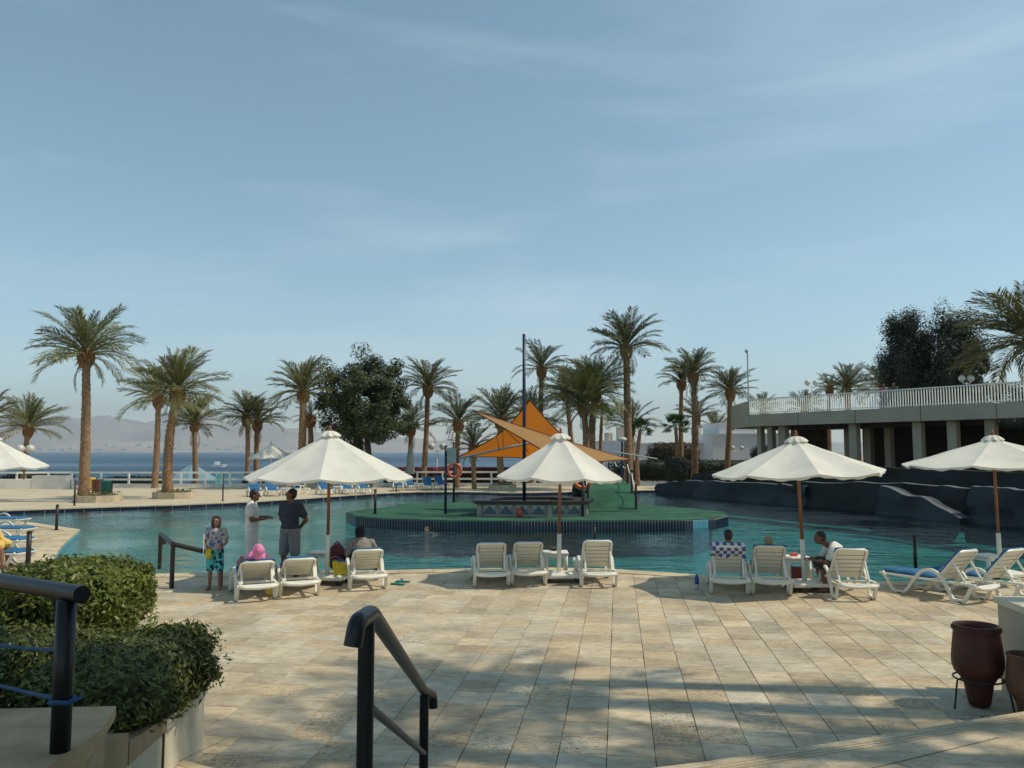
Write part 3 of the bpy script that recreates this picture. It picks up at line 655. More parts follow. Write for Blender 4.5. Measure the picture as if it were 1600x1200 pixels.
blk = thing('stone_block', 'tall pale stone block at the picture edge behind the clay jars', 'block', (5.2, 8.6, 0))
rel(MB().prism([(5.16,8.75),(5.04,7.7),(7.4,7.2),(7.6,8.4)], 0.0, 0.90).build('block', 'render_grey'), blk)
rel(MB().prism([(5.13,8.78),(5.01,7.67),(7.43,7.17),(7.63,8.43)], 0.902, 0.97).build('top_slab', 'planter_white'), blk)

# ------------------------------------------------------------------ palms
def frond_mesh(seed, bend, m, nl=40, lw=0.024, rise=0.25):
    r = random.Random(seed); N = 11; pts = []; ang = []; p = Vector((0, 0, 0)); a = 0.0
    for i in range(N):
        pts.append(p.copy()); ang.append(a); t = i/(N-1)
        p = p + Vector((math.cos(a), 0, math.sin(a)))*(1/(N-1)); a = -bend*(((i+1)/(N-1))**1.5)
    side = r.uniform(-.06, .06); pts = [q + Vector((0, side*(i/(N-1))**2, 0)) for i, q in enumerate(pts)]
    mb = MB(); mb.tube(pts, [0.013*(1-0.85*i/(N-1))+0.0015 for i in range(N)], 3, cap=False)
    for s in (-1, 1):
        for k in range(nl):
            t = 0.14 + 0.86*(k + r.uniform(-.3, .3)+.3)/nl; t = min(max(t, 0), 0.995); f = t*(N-1); i = int(f); u = f-i
            b = pts[i].lerp(pts[min(i+1, N-1)], u); aa = ang[i]; tg = Vector((math.cos(aa), 0, math.sin(aa))); up = Vector((-math.sin(aa), 0, math.cos(aa)))
            Lg = (0.06 + 0.20*math.sin(min(1, (t-0.08)/0.92*1.25)*math.pi*0.72)**0.8)*r.uniform(.82, 1.12)
            if t > .8: Lg *= 1-(t-.8)*1.6
            fw = math.radians(r.uniform(34, 52) - 18*(1-t)); sp = math.radians(rise*100*r.uniform(.2, 1.4)-8)
            d = tg*math.cos(fw)*1.0 + (Vector((0, s, 0))*math.cos(sp) + up*math.sin(sp))*math.sin(fw); d.normalize()
            tip = b + d*Lg + Vector((0, 0, -0.22*Lg*r.uniform(.2, 1.3))); md = b + d*Lg*0.5; w = tg*lw*r.uniform(.8, 1.2)
            mb.add([b, md+w*0.55, tip, md-w*0.55], [(0,1,2,3)])
    return mb.mesh('frond', m)
FR = {}
def fronds(m):
    if m not in FR: FR[m] = [[frond_mesh(11*i+j+len(m), b, m) for j in range(2)] for i, b in enumerate((0.35, 0.65, 0.95, 1.3, 1.7))]
    return FR[m]
def fan_mesh(seed, m):
    r = random.Random(seed); mb = MB(); mb.tube([(0,0,0),(0.28,0,0.0),(0.55,0,-.02)], [0.012,.008,.006], 4, cap=False)
    for k in range(22):
        a = math.radians(-115 + 230*k/21); L = 0.45*r.uniform(.85, 1.05)*(1-.18*abs(a)/2); c = Vector((.55,0,-.02)); d = Vector((math.cos(a), math.sin(a), r.uniform(-.12,.06)))
        w = Vector((-math.sin(a), math.cos(a), 0))*0.028; mb.add([c, c+d*L*.55+w, c+d*L+Vector((0,0,-.09)), c+d*L*.55-w], [(0,1,2,3)])
    return mb.mesh('frond', m)
def palm(label, d, base, top, R, n=42, m='frond', z0=-1.8, tw=0.26, lo=-38, seed=0, name='date_palm', boot=True, spread=1.0, dry=0.0, lean=None, hi=84, at=None):
    """base/top: photo points of the trunk foot and of the crown's heart, at distance d; R: frond length in metres"""
    rr = random.Random(seed*13+5); b = D(base[0], base[1], d); b = Vector((b.x, d, z0)); t = D(top[0], top[1], d); t = Vector((t.x, d+rr.uniform(-.3,.3), t.z))
    if at: b, t = at
    root = thing(name, label, 'palm tree', b); t = t-b; hgt = t.z
    N = max(24, int(hgt*8)); pts = []; rad = []; bow = Vector((rr.uniform(-.22,.22), rr.uniform(-.2,.2), 0))
    for i in range(N+1):
        u = i/N; p = Vector((0,0,0)).lerp(t, u) + bow*math.sin(u*math.pi) + Vector((rr.uniform(-.012,.012), rr.uniform(-.012,.012), 0)); pts.append(p)
        rad.append(tw*(1.18-0.38*u + 0.25*max(0, 0.12-u)/0.12)*0.79*(1+0.10*(i % 2)+rr.uniform(-.035,.035)))
    MB().tube(pts, rad, 11).build('trunk', 'bark_palm', root, smooth=True)
    if boot:
        bk = rr.uniform(.74, .98); bp = [(0.0,-.85),(tw*.8,-.8),(tw*1.28*bk,-.62),(tw*1.42*bk,-.4),(tw*1.22*bk,-.1),(tw*.95*bk,.15),(tw*.5,.3)]
        mb = MB().lathe([(max(.01, r_), z) for r_, z in bp], 12, t)
        for k in range(46):
            az = k*2.4; zz = -.72+.78*(k/46); rr0 = interp([(-.85,tw*.8),(-.62,tw*1.3),(-.4,tw*1.4),(0,tw*1.15),(.15,tw*.9)], zz); dv = Vector((math.cos(az), math.sin(az), 0))
            q = t + dv*rr0*.90*bk + Vector((0,0,zz)); mb.tube([q, q+dv*.10+Vector((0,0,.13)), q+dv*.15+Vector((0,0,.26+rr.random()*.1))], [.055,.045,.02], 4)
        mb.build('boot', 'boot_palm', root)
    M_ = fronds(m) if name == 'date_palm' else None
    n = int(n*1.05); R *= .93; Tl = Matrix.Rotation(rr.uniform(-.14,.14), 3, 'X') @ Matrix.Rotation(rr.uniform(-.14,.14), 3, 'Y')
    for i in range(n):
        fr = (i+.5)/n; el = math.radians(hi + (lo*.45+13-hi)*fr**0.95 + rr.uniform(-9, 9)); az = i*2.39996 + rr.uniform(-.25, .25)
        if M_:
            bi = 0 if fr < .12 else (1 if fr < .3 else rr.choice((1,1,2,2)) if fr < .7 else rr.choice((1,2,2,3,3)))
            use = fronds('frond_dry') if rr.random() < dry*(0.3+1.2*fr) else M_
            me = rr.choice(use[bi])
        else: me = rr.choice(FANS)
        o = link('frond', me, root); s = R*rr.uniform(.82, 1.1)*(0.72+0.28*min(1, fr*4))
        o.location = t + Vector((0, 0, .12-.25*fr)) ; o.scale = (s, s*spread, s)
        o.rotation_euler = (Tl @ Matrix.Rotation(az, 3, 'Z') @ Matrix.Rotation(-el, 3, 'Y') @ Matrix.Rotation(rr.uniform(-.5,.5), 3, 'X')).to_euler()
    for k in range(rr.choice((0, 2, 3, 5)) if M_ else 0):       # dead fronds hanging below the head
        o = link('dead_frond', rr.choice(fronds('frond_dry')[rr.choice((2,3))]), root); s = R*rr.uniform(.45, .7); o.location = t + Vector((0,0,-.2)); o.scale = (s, s*.7, s)
        o.rotation_euler = (Matrix.Rotation(rr.uniform(0,6.28), 3, 'Z') @ Matrix.Rotation(math.radians(rr.uniform(28,62)), 3, 'Y')).to_euler()
    return root
FANS = [fan_mesh(i, 'frond_fan') for i in range(3)]
def planter(label, px, py, r, h=0.34):
    p = G(px, py); o = thing('palm_planter', label, 'planter', (p.x, p.y+r*0.9, 0))
    n = 8
    for k in range(n):
        a0, a1 = 2*math.pi*(k+.5)/n, 2*math.pi*(k+1.5)/n
        MB().prism([(r*math.cos(a0), r*math.sin(a0)), (r*math.cos(a1), r*math.sin(a1)), ((r-.18)*math.cos(a1), (r-.18)*math.sin(a1)), ((r-.18)*math.cos(a0), (r-.18)*math.sin(a0))], 0.004, h+random.uniform(-.004,.004)).build('stone_panel', STONE2, o)
    MB().lathe([(r-.15, 0), (r-.15, h-.06)], 8).build('soil', 'soil', o)
    rs = np.random.default_rng(int(px)); q = rs.uniform(-1, 1, (260, 2))*(r-.3); P = np.column_stack([q, h+rs.uniform(-.05, .16, 260)])
    link('ground_cover', leaves('ground_cover', P, np.tile([0,0,1.], (260,1)), .12, 'leaf_hedge_dark'), o, kind='stuff')
    return o.location.y
y1 = planter('eight-sided stone planter under the tallest palm near the coloured bins', 136, 786, 1.15)
y2 = planter('eight-sided stone planter under the leaning palm beside it, without bins', 260, 780, 1.12)
y3 = planter('square-looking stone planter of the palm behind the orange sail', 785, 766, 1.0)
y4 = planter('stone planter of the thick palm behind the blue loungers', 468, 764, 1.0, 0.4)
palm('tallest pale palm on the far bank rising from a stone planter', y1, (131,772), (138,552), 2.95, 46, 'frond', 0.25, .27, -30, 1, dry=.12, hi=80)
palm('leaning palm in a stone planter with a bulging trunk head', y2, (262,770), (281,612), 2.9, 44, 'frond', 0.25, .29, -26, 2, dry=.12)
palm('slim palm partly behind the leaning planter palm', 56, (240,748), (248,622), 3.1, 36, 'frond', -1.8, .25, -36, 3, dry=.1)
palm('dark short palm above the pale blue beach parasol', 66, (309,740), (306,662), 2.9, 40, 'frond_dark', -1.8, .26, -18, 4)
palm('small palm rising behind the white umbrella at the picture edge', 58, (38,745), (41,668), 2.9, 38, 'frond', -1.8, .24, -14, 5, dry=.08)
palm('palm whose fronds reach in from beyond the picture edge', 52, (-22,745), (-20,655), 2.6, 36, 'frond_dark', -1.8, .24, -25, 6)
palm('slim dark palm standing just ahead of its twin by the white parasol', 62, (383,745), (386,652), 2.5, 34, 'frond_dark', -1.8, .23, -14, 7, lean=0)
palm('darkest twin palm directly behind the small white parasol', 63, (400,745), (403,660), 2.7, 36, 'frond_dark', -1.8, .26, -16, 8)
palm('thick bushy palm rising from a planter beside the round dark tree', y4, (470,757), (474,612), 2.95, 50, 'frond', 0.3, .33, -34, 9, dry=.1)
palm('thin palm trunk half hidden behind the thick bushy palm', y4+3.5, (484,757), (484,652), 1.6, 18, 'frond_dark', 0.0, .27, -30, 10)
palm('palm with full round crown between the dark tree and the lamp', 59, (658,740), (669,605), 2.7, 44, 'frond_dark', -1.8, .24, -32, 11)
palm('short palm tucked between the dark tree and the full palm', 66, (640,740), (642,668), 2.6, 30, 'frond_dark', -1.8, .26, -26, 12)
palm('feathery palm with raised fronds above the loudspeaker', 57, (714,740), (716,660), 2.5, 30, 'frond_dark', -1.8, .24, 2, 13)
palm('low feathery palm close beside the orange sail tip', 55, (742,740), (740,698), 2.1, 26, 'frond_dark', -1.8, .2, -12, 14)
palm('wide palm behind the orange sail, standing in a planter', y3, (785,757), (783,655), 2.75, 40, 'frond_dark', .25, .26, -22, 15)
palm('slender tall palm just beside the blue mast', 62, (849,740), (846,576), 2.5, 32, 'frond_dark', -1.8, .25, -22, 16)
palm('dark palm between the mast palm and the bright green cluster', 60, (897,740), (884,612), 2.4, 36, 'frond_dark', -1.8, .24, -38, 17)
palm('front palm of the bright green cluster above the central umbrella', 53, (913,745), (911,634), 3.1, 52, 'frond', 0.0, .27, -38, 18)
palm('taller rear palm of the bright green cluster', 54, (930,745), (930,612), 3.2, 52, 'frond', 0.0, .3, -32, 19)
palm('low leafy palm behind the peak of the orange sail', 60, (832,745), (830,655), 2.8, 34, 'frond_dark', -1.8, .24, -34, 20)
palm('tallest dark palm near the middle with a thick trunk', 54, (982,748), (979,543), 3.0, 40, 'frond_dark', 0.0, .31, -20, 21, hi=78)
palm('low palm whose arching fronds show behind the tallest middle palm', 62, (985,745), (986,668), 2.7, 22, 'frond_dark', 0.0, .22, 6, 22)
palm('slim palm leaning close to the taller twin before the white house', 68, (1065,745), (1064,597), 2.3, 34, 'frond_dark', -0.5, .24, 2, 23)
palm('taller twin palm before the white house with a long trunk', 64, (1084,748), (1083,586), 2.6, 40, 'frond_dark', -0.5, .30, 0, 24)
palm('low palm seen behind the trunk of the taller twin palm', 76, (1088,730), (1090,652), 2.6, 26, 'frond_dark', -1.8, .22, 0, 25)
palm('dark palm with ragged skirt just before the terrace corner', 63, (1133,740), (1140,612), 2.5, 42, 'frond_dark', -0.5, .27, -34, 26, hi=86)
palm('little palm sprouting above the white house roof', 92, (1118,700), (1120,672), 2.7, 26, 'frond_dark', -1.8, .2, 4, 27)
palm('short palm behind the terrace railing near the twin globe lamp', 75, (1325,700), (1324,608), 3.0, 40, 'frond_dark', -1.8, .34, -14, 28)
palm('ragged dark palm beside the twin globe lamp', 74, (1297,700), (1294,606), 1.7, 26, 'frond_dark', -1.8, .24, -45, 29)
palm('palm squeezed against the tall dark trees behind the terrace', 76, (1378,700), (1380,610), 3.1, 34, 'frond_dark', -1.8, .3, -10, 30)
palm('low shrub-like palm behind the railing bars', 80, (1255,690), (1258,640), 2.4, 26, 'frond_dark', -1.8, .22, -2, 31)
palm('low palm peeping over the terrace corner parapet', 82, (1190,690), (1192,640), 2.3, 24, 'frond_dark', -1.8, .22, 2, 32)
palm('large drooping palm crown at the picture edge above the terrace', 47, (1630,700), (1612,532), 4.7, 60, 'frond_dark', -1.8, .42, -40, 33, hi=80)
for lb, d, b, t, R, sd in (('small fan palm standing beside the tallest middle palm', 60, (998,745), (1000,672), 1.25, 41), ('fan palm with a stout trunk in front of the brown bush', 62, (1058,745), (1056,668), 1.45, 42), ('fan palm tucked behind the bright green cluster', 66, (941,745), (941,650), 1.5, 43)):
    palm(lb, d, b, t, R, 26, 'frond_fan', -0.5, .19, -50, sd, name='fan_palm', boot=False)

# ------------------------------------------------------------------ broadleaf trees and hedges
def blob_points(n, rad, seed, shell=0.55, sup=2.0, lumps=0.25, freq=1.2):
    rs = np.random.default_rng(seed); d = rs.normal(0, 1, (n, 3)); d /= np.linalg.norm(d, axis=1, keepdims=True)
    k = (np.abs(d)**sup).sum(1)**(-1/sup)                # superellipsoid radius
    nf = np.array([noise.fractal(Vector(q*freq*1.7)+Vector((seed, 0, 0)), 0.8, 2.2, 4) for q in d])
    r = k*(1+lumps*nf)*(shell+(1-shell)*rs.random(n)**0.5)
    return d*r[:, None]*np.array(rad), d
def foliage_tree(name, label, d, px, cy, rx, rz_, trunk_px, leaf, nleaf, m, seed, ry=None, ncl=70, z0=-1.8, droop=0.0, sup=2.0, cf=(.22,.40), lump=.28, sh=.45):
    c = D(px, cy, d); b = D(trunk_px[0], trunk_px[1], d); root = thing(name, label, 'tree', (b.x, d, z0)); o = Vector((b.x, d, z0)); rs = np.random.default_rng(seed)
    C, dn = blob_points(ncl, (rx, ry or rx, rz_), seed, sh, sup, lump, 0.8); Pl, Nl = [], []
    per = nleaf//ncl
    for q, nn in zip(C, dn):
        cr_ = rs.uniform(*cf)*min(rx, rz_); s = rs.normal(0, 1, (per, 3)); s /= np.linalg.norm(s, axis=1, keepdims=True); s *= (rs.random((per, 1))**0.45)*cr_
        s[:, 2] *= 0.8 + droop; s[:, 2] -= droop*cr_*0.6*rs.random(per)
        Pl.append(q+s); Nl.append(s/ (cr_+1e-6) + nn*0.6 + np.array([0,0,.5]))
    P = np.concatenate(Pl) + np.array(c-o); N_ = np.concatenate(Nl)
    link('crown', leaves('crown', P, N_, leaf, m, .45, .5), root)
    mb = MB(); cc = c-o; hgt = cc.z - rz_*0.7
    mb.tube([(0,0,0),(0.1,0,hgt*.5),(cc.x*.5,0,hgt)], [.32,.26,.2], 9)
    for k in range(9):
        q = Vector(C[k*ncl//9])*0.8 + cc; a = Vector((cc.x*.5,0,hgt)); mid = a.lerp(q, .5)+Vector((0,0,-.2)); mb.tube([a, mid, q], [.13,.08,.03], 6)
    mb.build('trunk', 'bark', root, smooth=True); return root
foliage_tree('broadleaf_tree', 'big round dark green tree behind the front umbrella', 57, 572, 628, 3.35, 3.4, (575,760), .20, 52000, 'leaf_tree', 3, ncl=170, cf=(.12,.27), lump=.5, sh=.35)
foliage_tree('broadleaf_tree', 'tall dark weeping tree with the higher crown behind the terrace', 66, 1416, 575, 1.95, 5.0, (1416,740), .24, 34000, 'leaf_tree_dark', 5, ncl=110, droop=.6, sup=2.8, cf=(.26,.5), lump=.2, sh=.2)
foliage_tree('broadleaf_tree', 'broader dark weeping tree behind the terrace beside the drooping palm', 64, 1486, 580, 2.4, 4.3, (1486,740), .24, 38000, 'leaf_tree_dark', 6, ncl=120, droop=.6, sup=2.8, cf=(.24,.45), lump=.22, sh=.2)
foliage_tree('broadleaf_tree', 'low dark tree crown above the railing at the picture edge', 60, 1562, 640, 3.2, 2.1, (1565,740), .24, 16000, 'leaf_tree_dark', 7, ncl=50)
foliage_tree('broadleaf_tree', 'small paler tree clump leaning out beside the weeping trees', 62, 1520, 590, 1.0, 2.3, (1518,740), .22, 6000, 'leaf_tree', 8, ncl=24, droop=.4)
def hedge(name, label, cat, loc, rad, n, leaf, m, seed, sup=4.0, core='leaf_garden', lumps=.06, shell=.8, part='foliage', stem=None, freq=1.2, rz=0.0, top=None):
    root = thing(name, label, cat, loc, rz); P, N_ = blob_points(n, rad, seed, shell, sup, lumps, freq)
    link(part, leaves(part, P, N_, leaf, m, .48, .55), root)
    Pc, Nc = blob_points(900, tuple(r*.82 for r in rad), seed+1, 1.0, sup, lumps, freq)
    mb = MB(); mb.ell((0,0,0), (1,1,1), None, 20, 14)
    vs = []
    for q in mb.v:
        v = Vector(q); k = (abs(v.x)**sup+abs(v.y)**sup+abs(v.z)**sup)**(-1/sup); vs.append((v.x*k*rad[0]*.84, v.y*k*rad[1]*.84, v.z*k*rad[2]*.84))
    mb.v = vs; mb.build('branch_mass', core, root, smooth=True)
    if leaf < .08:
        P2, N2 = blob_points(n//14, tuple(r*1.06 for r in rad), seed+5, .93, sup, lumps*1.4, freq); link('shoots', leaves('shoots', P2, N2+np.array([0,0,.8]), leaf*1.15, 'leaf_shoot', .35, .8), root, kind='stuff')
    if stem: MB().tube([(0,0,-rad[2]*.7), stem], [.05,.06], 8).build('stem', 'bark', root)
    if top: link('flowers', leaves('flowers', np.column_stack([rng.uniform(-rad[0], rad[0], top[1]), rng.uniform(-rad[1], rad[1], top[1]), rad[2]*rng.uniform(.55, 1.12, top[1])]), np.tile([0,-.6,.8], (top[1],1)), leaf, top[0], .7, .8), root)
    return root
# clipped shrubs in the foreground
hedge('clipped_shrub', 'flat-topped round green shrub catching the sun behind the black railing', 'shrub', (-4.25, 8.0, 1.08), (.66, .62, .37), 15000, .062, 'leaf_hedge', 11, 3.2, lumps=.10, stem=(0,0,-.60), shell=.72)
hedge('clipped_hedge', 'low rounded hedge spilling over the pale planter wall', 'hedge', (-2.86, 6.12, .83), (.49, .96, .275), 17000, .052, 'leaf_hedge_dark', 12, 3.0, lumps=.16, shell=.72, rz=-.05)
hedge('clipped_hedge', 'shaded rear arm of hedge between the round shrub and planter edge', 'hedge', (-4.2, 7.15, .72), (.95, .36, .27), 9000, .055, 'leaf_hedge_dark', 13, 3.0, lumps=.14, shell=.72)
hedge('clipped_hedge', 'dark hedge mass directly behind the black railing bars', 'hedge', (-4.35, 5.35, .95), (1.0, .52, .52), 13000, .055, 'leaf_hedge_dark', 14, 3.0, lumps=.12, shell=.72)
# planting along the far fence
def fence_hedge(label, x0, x1, d, top, bot, m, seed, top_fl=None, cat='hedge', name='garden_hedge', n=9000, leaf=.16):
    a, b = D(x0, top, d), D(x1, bot, d); c = (a+b)/2
    return hedge(name, label, cat, (c.x, d, (a.z+max(b.z, -1.8))/2), ((b.x-a.x)/2, .8, (a.z-b.z)/2), n, leaf, m, seed, 5.0, lumps=.14, shell=.75, freq=2.5, top=top_fl)
fence_hedge('dark low hedge behind the white fence by the first tall palm', 2, 112, 60.9, 741, 775, 'leaf_garden', 21)
fence_hedge('dark low hedge stretch behind the fence between bins and leaning palm', 160, 262, 61.1, 745, 775, 'leaf_garden', 22)
fence_hedge('brownish hedge behind the fence below the small white parasol', 380, 520, 61.0, 742, 775, 'leaf_garden', 23)
fence_hedge('brown hedge topped with red flowers by the closed parasol', 600, 700, 61.0, 733, 772, 'leaf_brown', 24, ('flower_red', 4200))
fence_hedge('brown hedge topped with red flowers behind the sail planter', 700, 850, 61.2, 733, 772, 'leaf_brown', 25, ('flower_red', 5600))
fence_hedge('dark clipped hedge running below the white houses', 955, 1240, 66, 719, 752, 'leaf_garden', 26, n=14000)
fence_hedge('brown leafless bush in front of the white house', 1012, 1092, 70, 692, 735, 'leaf_brown', 27, cat='bush', name='dry_bush', n=6000)
hedge('clipped_shrub', 'dark drum-shaped shrub standing beyond the painted rock wall', 'shrub', D(1057, 733, 56), (.75, .7, .85), 7000, .12, 'leaf_garden', 28, 3.5, lumps=.06)
fence_hedge('green shrub row seen below the roof terrace between its columns', 1235, 1345, 78, 717, 745, 'leaf_tree_dark', 29)
hedge('clipped_shrub', 'small dark shrub by the foot of the green bridge', 'shrub', G(918, 776, 0) + Vector((0, 0, .45)), (.75, .6, .45), 5000, .1, 'leaf_garden', 30, 2.2, lumps=.12)
for i, (px, py, d) in enumerate(((1195, 712, 72), (1588, 662, 40.2))):
    hedge('clipped_shrub', ['bushy dark shrub beside the white house wall', 'dark creeper clump hanging under the terrace slab edge'][i], 'shrub', D(px, py, d), [(1.3, .8, .9), (.9, .3, .26)][i], 3500, .12, 'leaf_garden', 33+i, 2.4, lumps=.25)

# ------------------------------------------------------------------ umbrellas
def umbrella(label, base, top, R=1.55, he=2.12, ha=2.74, seed=0, rot=0.0, canvas='canvas', stem=True, wood='teak', z0=0.0, group='white canvas umbrellas', name='parasol', tube_h=0.9):
    """base, top: world points of the pole's foot and of its tip (poles lean a little)"""
    root = thing(name, label, 'umbrella', base, 0, group); ax = (top-base); L = ax.length; q = ax.normalized()
    rs = random.Random(seed); N = 8; x = q.orthogonal().normalized(); x = Vector((1,0,0)) - q*q.x; x.normalize(); y = q.cross(x); Mx = Matrix((x, y, q)).transposed()
    P = lambda r, a, z: Mx @ Vector((r*math.cos(a+rot), r*math.sin(a+rot), z))
    # canopy: taut along ribs, sagging and scalloped between
    nr, na = 12, 12; mb = MB(); A_ = N*na
    for i in range(nr+1):
        t = i/nr
        for j in range(A_):
            a = 2*math.pi*j/A_; u = (j % na)/na; w = math.sin(u*math.pi); w2 = 1-abs(2*u-1)
            chord = math.cos(math.pi/N)/math.cos((u-.5)*2*math.pi/N)         # straight edge between rib tips
            r = R*t*(chord*(1-.028*w*t)) + .06*(1-t)
            z = ha - (ha-he)*(t**0.95) - 0.055*w*t*(1-.45*t)*2.0
            z += 0.012*noise.noise(Vector((r*3*math.cos(a), r*3*math.sin(a), seed*3.3)))*min(1, 3*t) + .02*noise.noise(Vector((r*1.1*math.cos(a), r*1.1*math.sin(a), seed*1.7)))*t
            z += 0.006*math.sin(r*38+seed)*w*max(0, noise.noise(Vector((r*2.0*math.cos(a), r*2.0*math.sin(a), seed+9.3))))
            mb.v.append(tuple(P(r, a, z)))
    for i in range(nr):
        for j in range(A_): mb.f.append((i*A_+j, (i+1)*A_+j, (i+1)*A_+(j+1) % A_, i*A_+(j+1) % A_))
    # short hem folded down
    for j in range(A_):
        a = 2*math.pi*j/A_; v = Vector(mb.v[nr*A_+j]); mb.v.append(tuple(v - q*(.045+.012*math.sin(j*1.7+seed)) - (v-q*v.dot(q))*.012))
    for j in range(A_): mb.f.append((nr*A_+j, (nr+1)*A_+j, (nr+1)*A_+(j+1) % A_, nr*A_+(j+1) % A_))
    c = mb.build('canopy', canvas, root); autosmooth(c, 28)
    # ruffled vent cap
    mb = MB(); nn = 48
    for i in range(7):
        t = i/6
        for j in range(nn):
            a = 2*math.pi*j/nn; rf = 1 + .10*math.sin(a*8+seed)*t + .05*math.sin(a*13+seed*2)*t
            mb.v.append(tuple(P((.03+.165*t**.8)*rf, a, ha+.075-.02*t-.085*t**1.8 + .018*math.sin(a*8+1.2+seed)*t)))
    for i in range(6):
        for j in range(nn): mb.f.append((i*nn+j, (i+1)*nn+j, (i+1)*nn+(j+1) % nn, i*nn+(j+1) % nn))
    mb.build('vent_cap', canvas, c, smooth=True)
    MB().lathe([(.028,0),(.04,.03),(.02,.06),(.028,.085),(.006,.13)], 10, P(0,0,ha+.06), M=Mx).build('finial', wood if wood != 'white_paint' else 'rubber', root, smooth=True)
    th = tube_h if stem else 0.0
    MB().tube([P(0,0,th-.02 if stem else 0), P(0,0,ha+.07)], .03, 12).build('pole', wood, root, smooth=True)
    if stem: MB().tube([P(0,0,0.16), P(0,0,th)], .043, 12).build('base_tube', 'white_resin', root, smooth=True)
    MB().lathe([(.05,0),(.075,.02),(.075,.09),(.05,.11)], 12, P(0,0,he-.10), M=Mx).build('runner', wood, root)
    rib = MB(); 
    for k in range(N):
        a = 2*math.pi*k/N; rb = MB().tube([P(R*t+.04*(1-t), a, ha-(ha-he)*t**.95-.022) for t in (.03,.25,.5,.75,.985)], [.014]*4+[.011], 5).build('rib', wood, root)
        MB().tube([P(.06,a,he-.06), P(R*.52,a,ha-(ha-he)*.52**.95-.03)], .011, 5).build('strut', wood, rb)
    return root
def umb(label, bx, by, tx, ty, seed, rot, **k):
    b = G(bx, by); t = D(tx, ty, b.y); return umbrella(label, b, t, seed=seed, rot=rot, ha=(t-b).length-0.19, **k)
umb('white umbrella over the two standing men and the pink headscarf', 511, 910, 516, 664, 1, .12, R=1.62, he=2.02)
umb('white umbrella in the middle with wrinkled canvas and orange sail behind', 873, 907, 876, 668, 2, .30, R=1.30, he=2.02)
umb('white umbrella over the seated man with a leaning wooden pole', 1258, 921, 1243, 672, 3, -.12, R=1.56, he=2.13)
umb('white umbrella cut by the picture edge before the rock walls', 1564, 905, 1550, 671, 4, .05, R=1.74, he=2.26)
umb('white umbrella by the loungers under the first tall palm', -14, 838, -8, 676, 5, .25, R=1.52, he=2.05, tube_h=.5)
umb('small distant white parasol beside the dark twin palms', 424, 763, 424, 690, 6, .3, R=1.5, he=2.12, wood='white_paint', stem=False)
p = D(301, 719, 70); umbrella('pale blue beach parasol with scalloped edge beyond the white fence', Vector((p.x, 70, -1.8)), p, R=2.1, he=p.z+1.8-1.62, ha=p.z+1.8-.25, seed=7, rot=.2, canvas='canvas_blue', stem=False, wood='dark_post', group=None)
# closed parasol
p = G(651, 757); cp_ = thing('closed_parasol', 'closed grey parasol tied up beside the red flower hedge', 'umbrella', (p.x, 58.5, 0))
mb = MB(); nn = 24
prof = [(.03,2.95),(.14,2.7),(.19,2.2),(.22,1.6),(.27,1.15),(.30,.95)]
for r_, z in prof:
    for j in range(nn): a = 2*math.pi*j/nn; rr_ = r_*(1+.25*math.sin(a*8)); mb.v.append((rr_*math.cos(a), rr_*math.sin(a), z+.06*math.sin(a*4)*(z < 1.2)))
for i in range(len(prof)-1):
    for j in range(nn): mb.f.append((i*nn+j, (i+1)*nn+j, (i+1)*nn+(j+1) % nn, i*nn+(j+1) % nn))
mb.build('folded_canvas', 'canvas_grey', cp_, smooth=True); MB().tube([(0,0,0),(0,0,2.98)], .03, 8).build('pole', 'white_paint', cp_); MB().lathe([(.28,0),(.28,.06),(.06,.09),(.05,.4)], 14).build('base', 'white_paint', cp_)

# ------------------------------------------------------------------ loungers: white resin, head end at local y=0, feet at +y
def sweep(path, w, h, x):               # flat band following (y,z) path, at sideways offset x
    mb = MB(); n = len(path); P = [Vector((0, a, b)) for a, b in path]
    for i in range(n):
        t = (P[min(i+1, n-1)]-P[max(i-1, 0)]).normalized(); nz_ = Vector((0, -t.z, t.y))
        for sx, sz in ((-1,-1),(-1,1),(1,1),(1,-1)):
            q = P[i] + nz_*(h/2*sz); mb.v.append((x+w/2*sx, q.y, q.z))
    mb.f = [(i*4+j, i*4+(j+1) % 4, (i+1)*4+(j+1) % 4, (i+1)*4+j) for i in range(n-1) for j in range(4)] + [(3,2,1,0), tuple((n-1)*4+j for j in range(4))]
    return mb
def smooth_path(p, k=5):
    out = []
    for i in range(len(p)-1):
        p0, p1, p2, p3 = p[max(i-1, 0)], p[i], p[i+1], p[min(i+2, len(p)-1)]
        for j in range(k):
            t = j/k; out.append(tuple(.5*((2*p1[c])+(-p0[c]+p2[c])*t+(2*p0[c]-5*p1[c]+4*p2[c]-p3[c])*t*t+(-p0[c]+3*p1[c]-3*p2[c]+p3[c])*t**3) for c in (0, 1)))
    return out + [p[-1]]
SIDE = smooth_path([(.0,.285),(.10,.26),(.17,.14),(.23,.035),(.33,.028),(.43,.04),(.52,.22),(.64,.40),(.80,.475),(.97,.43),(1.12,.27),(1.24,.10),(1.33,.035),(1.44,.03),(1.53,.05),(1.64,.22),(1.74,.335)])
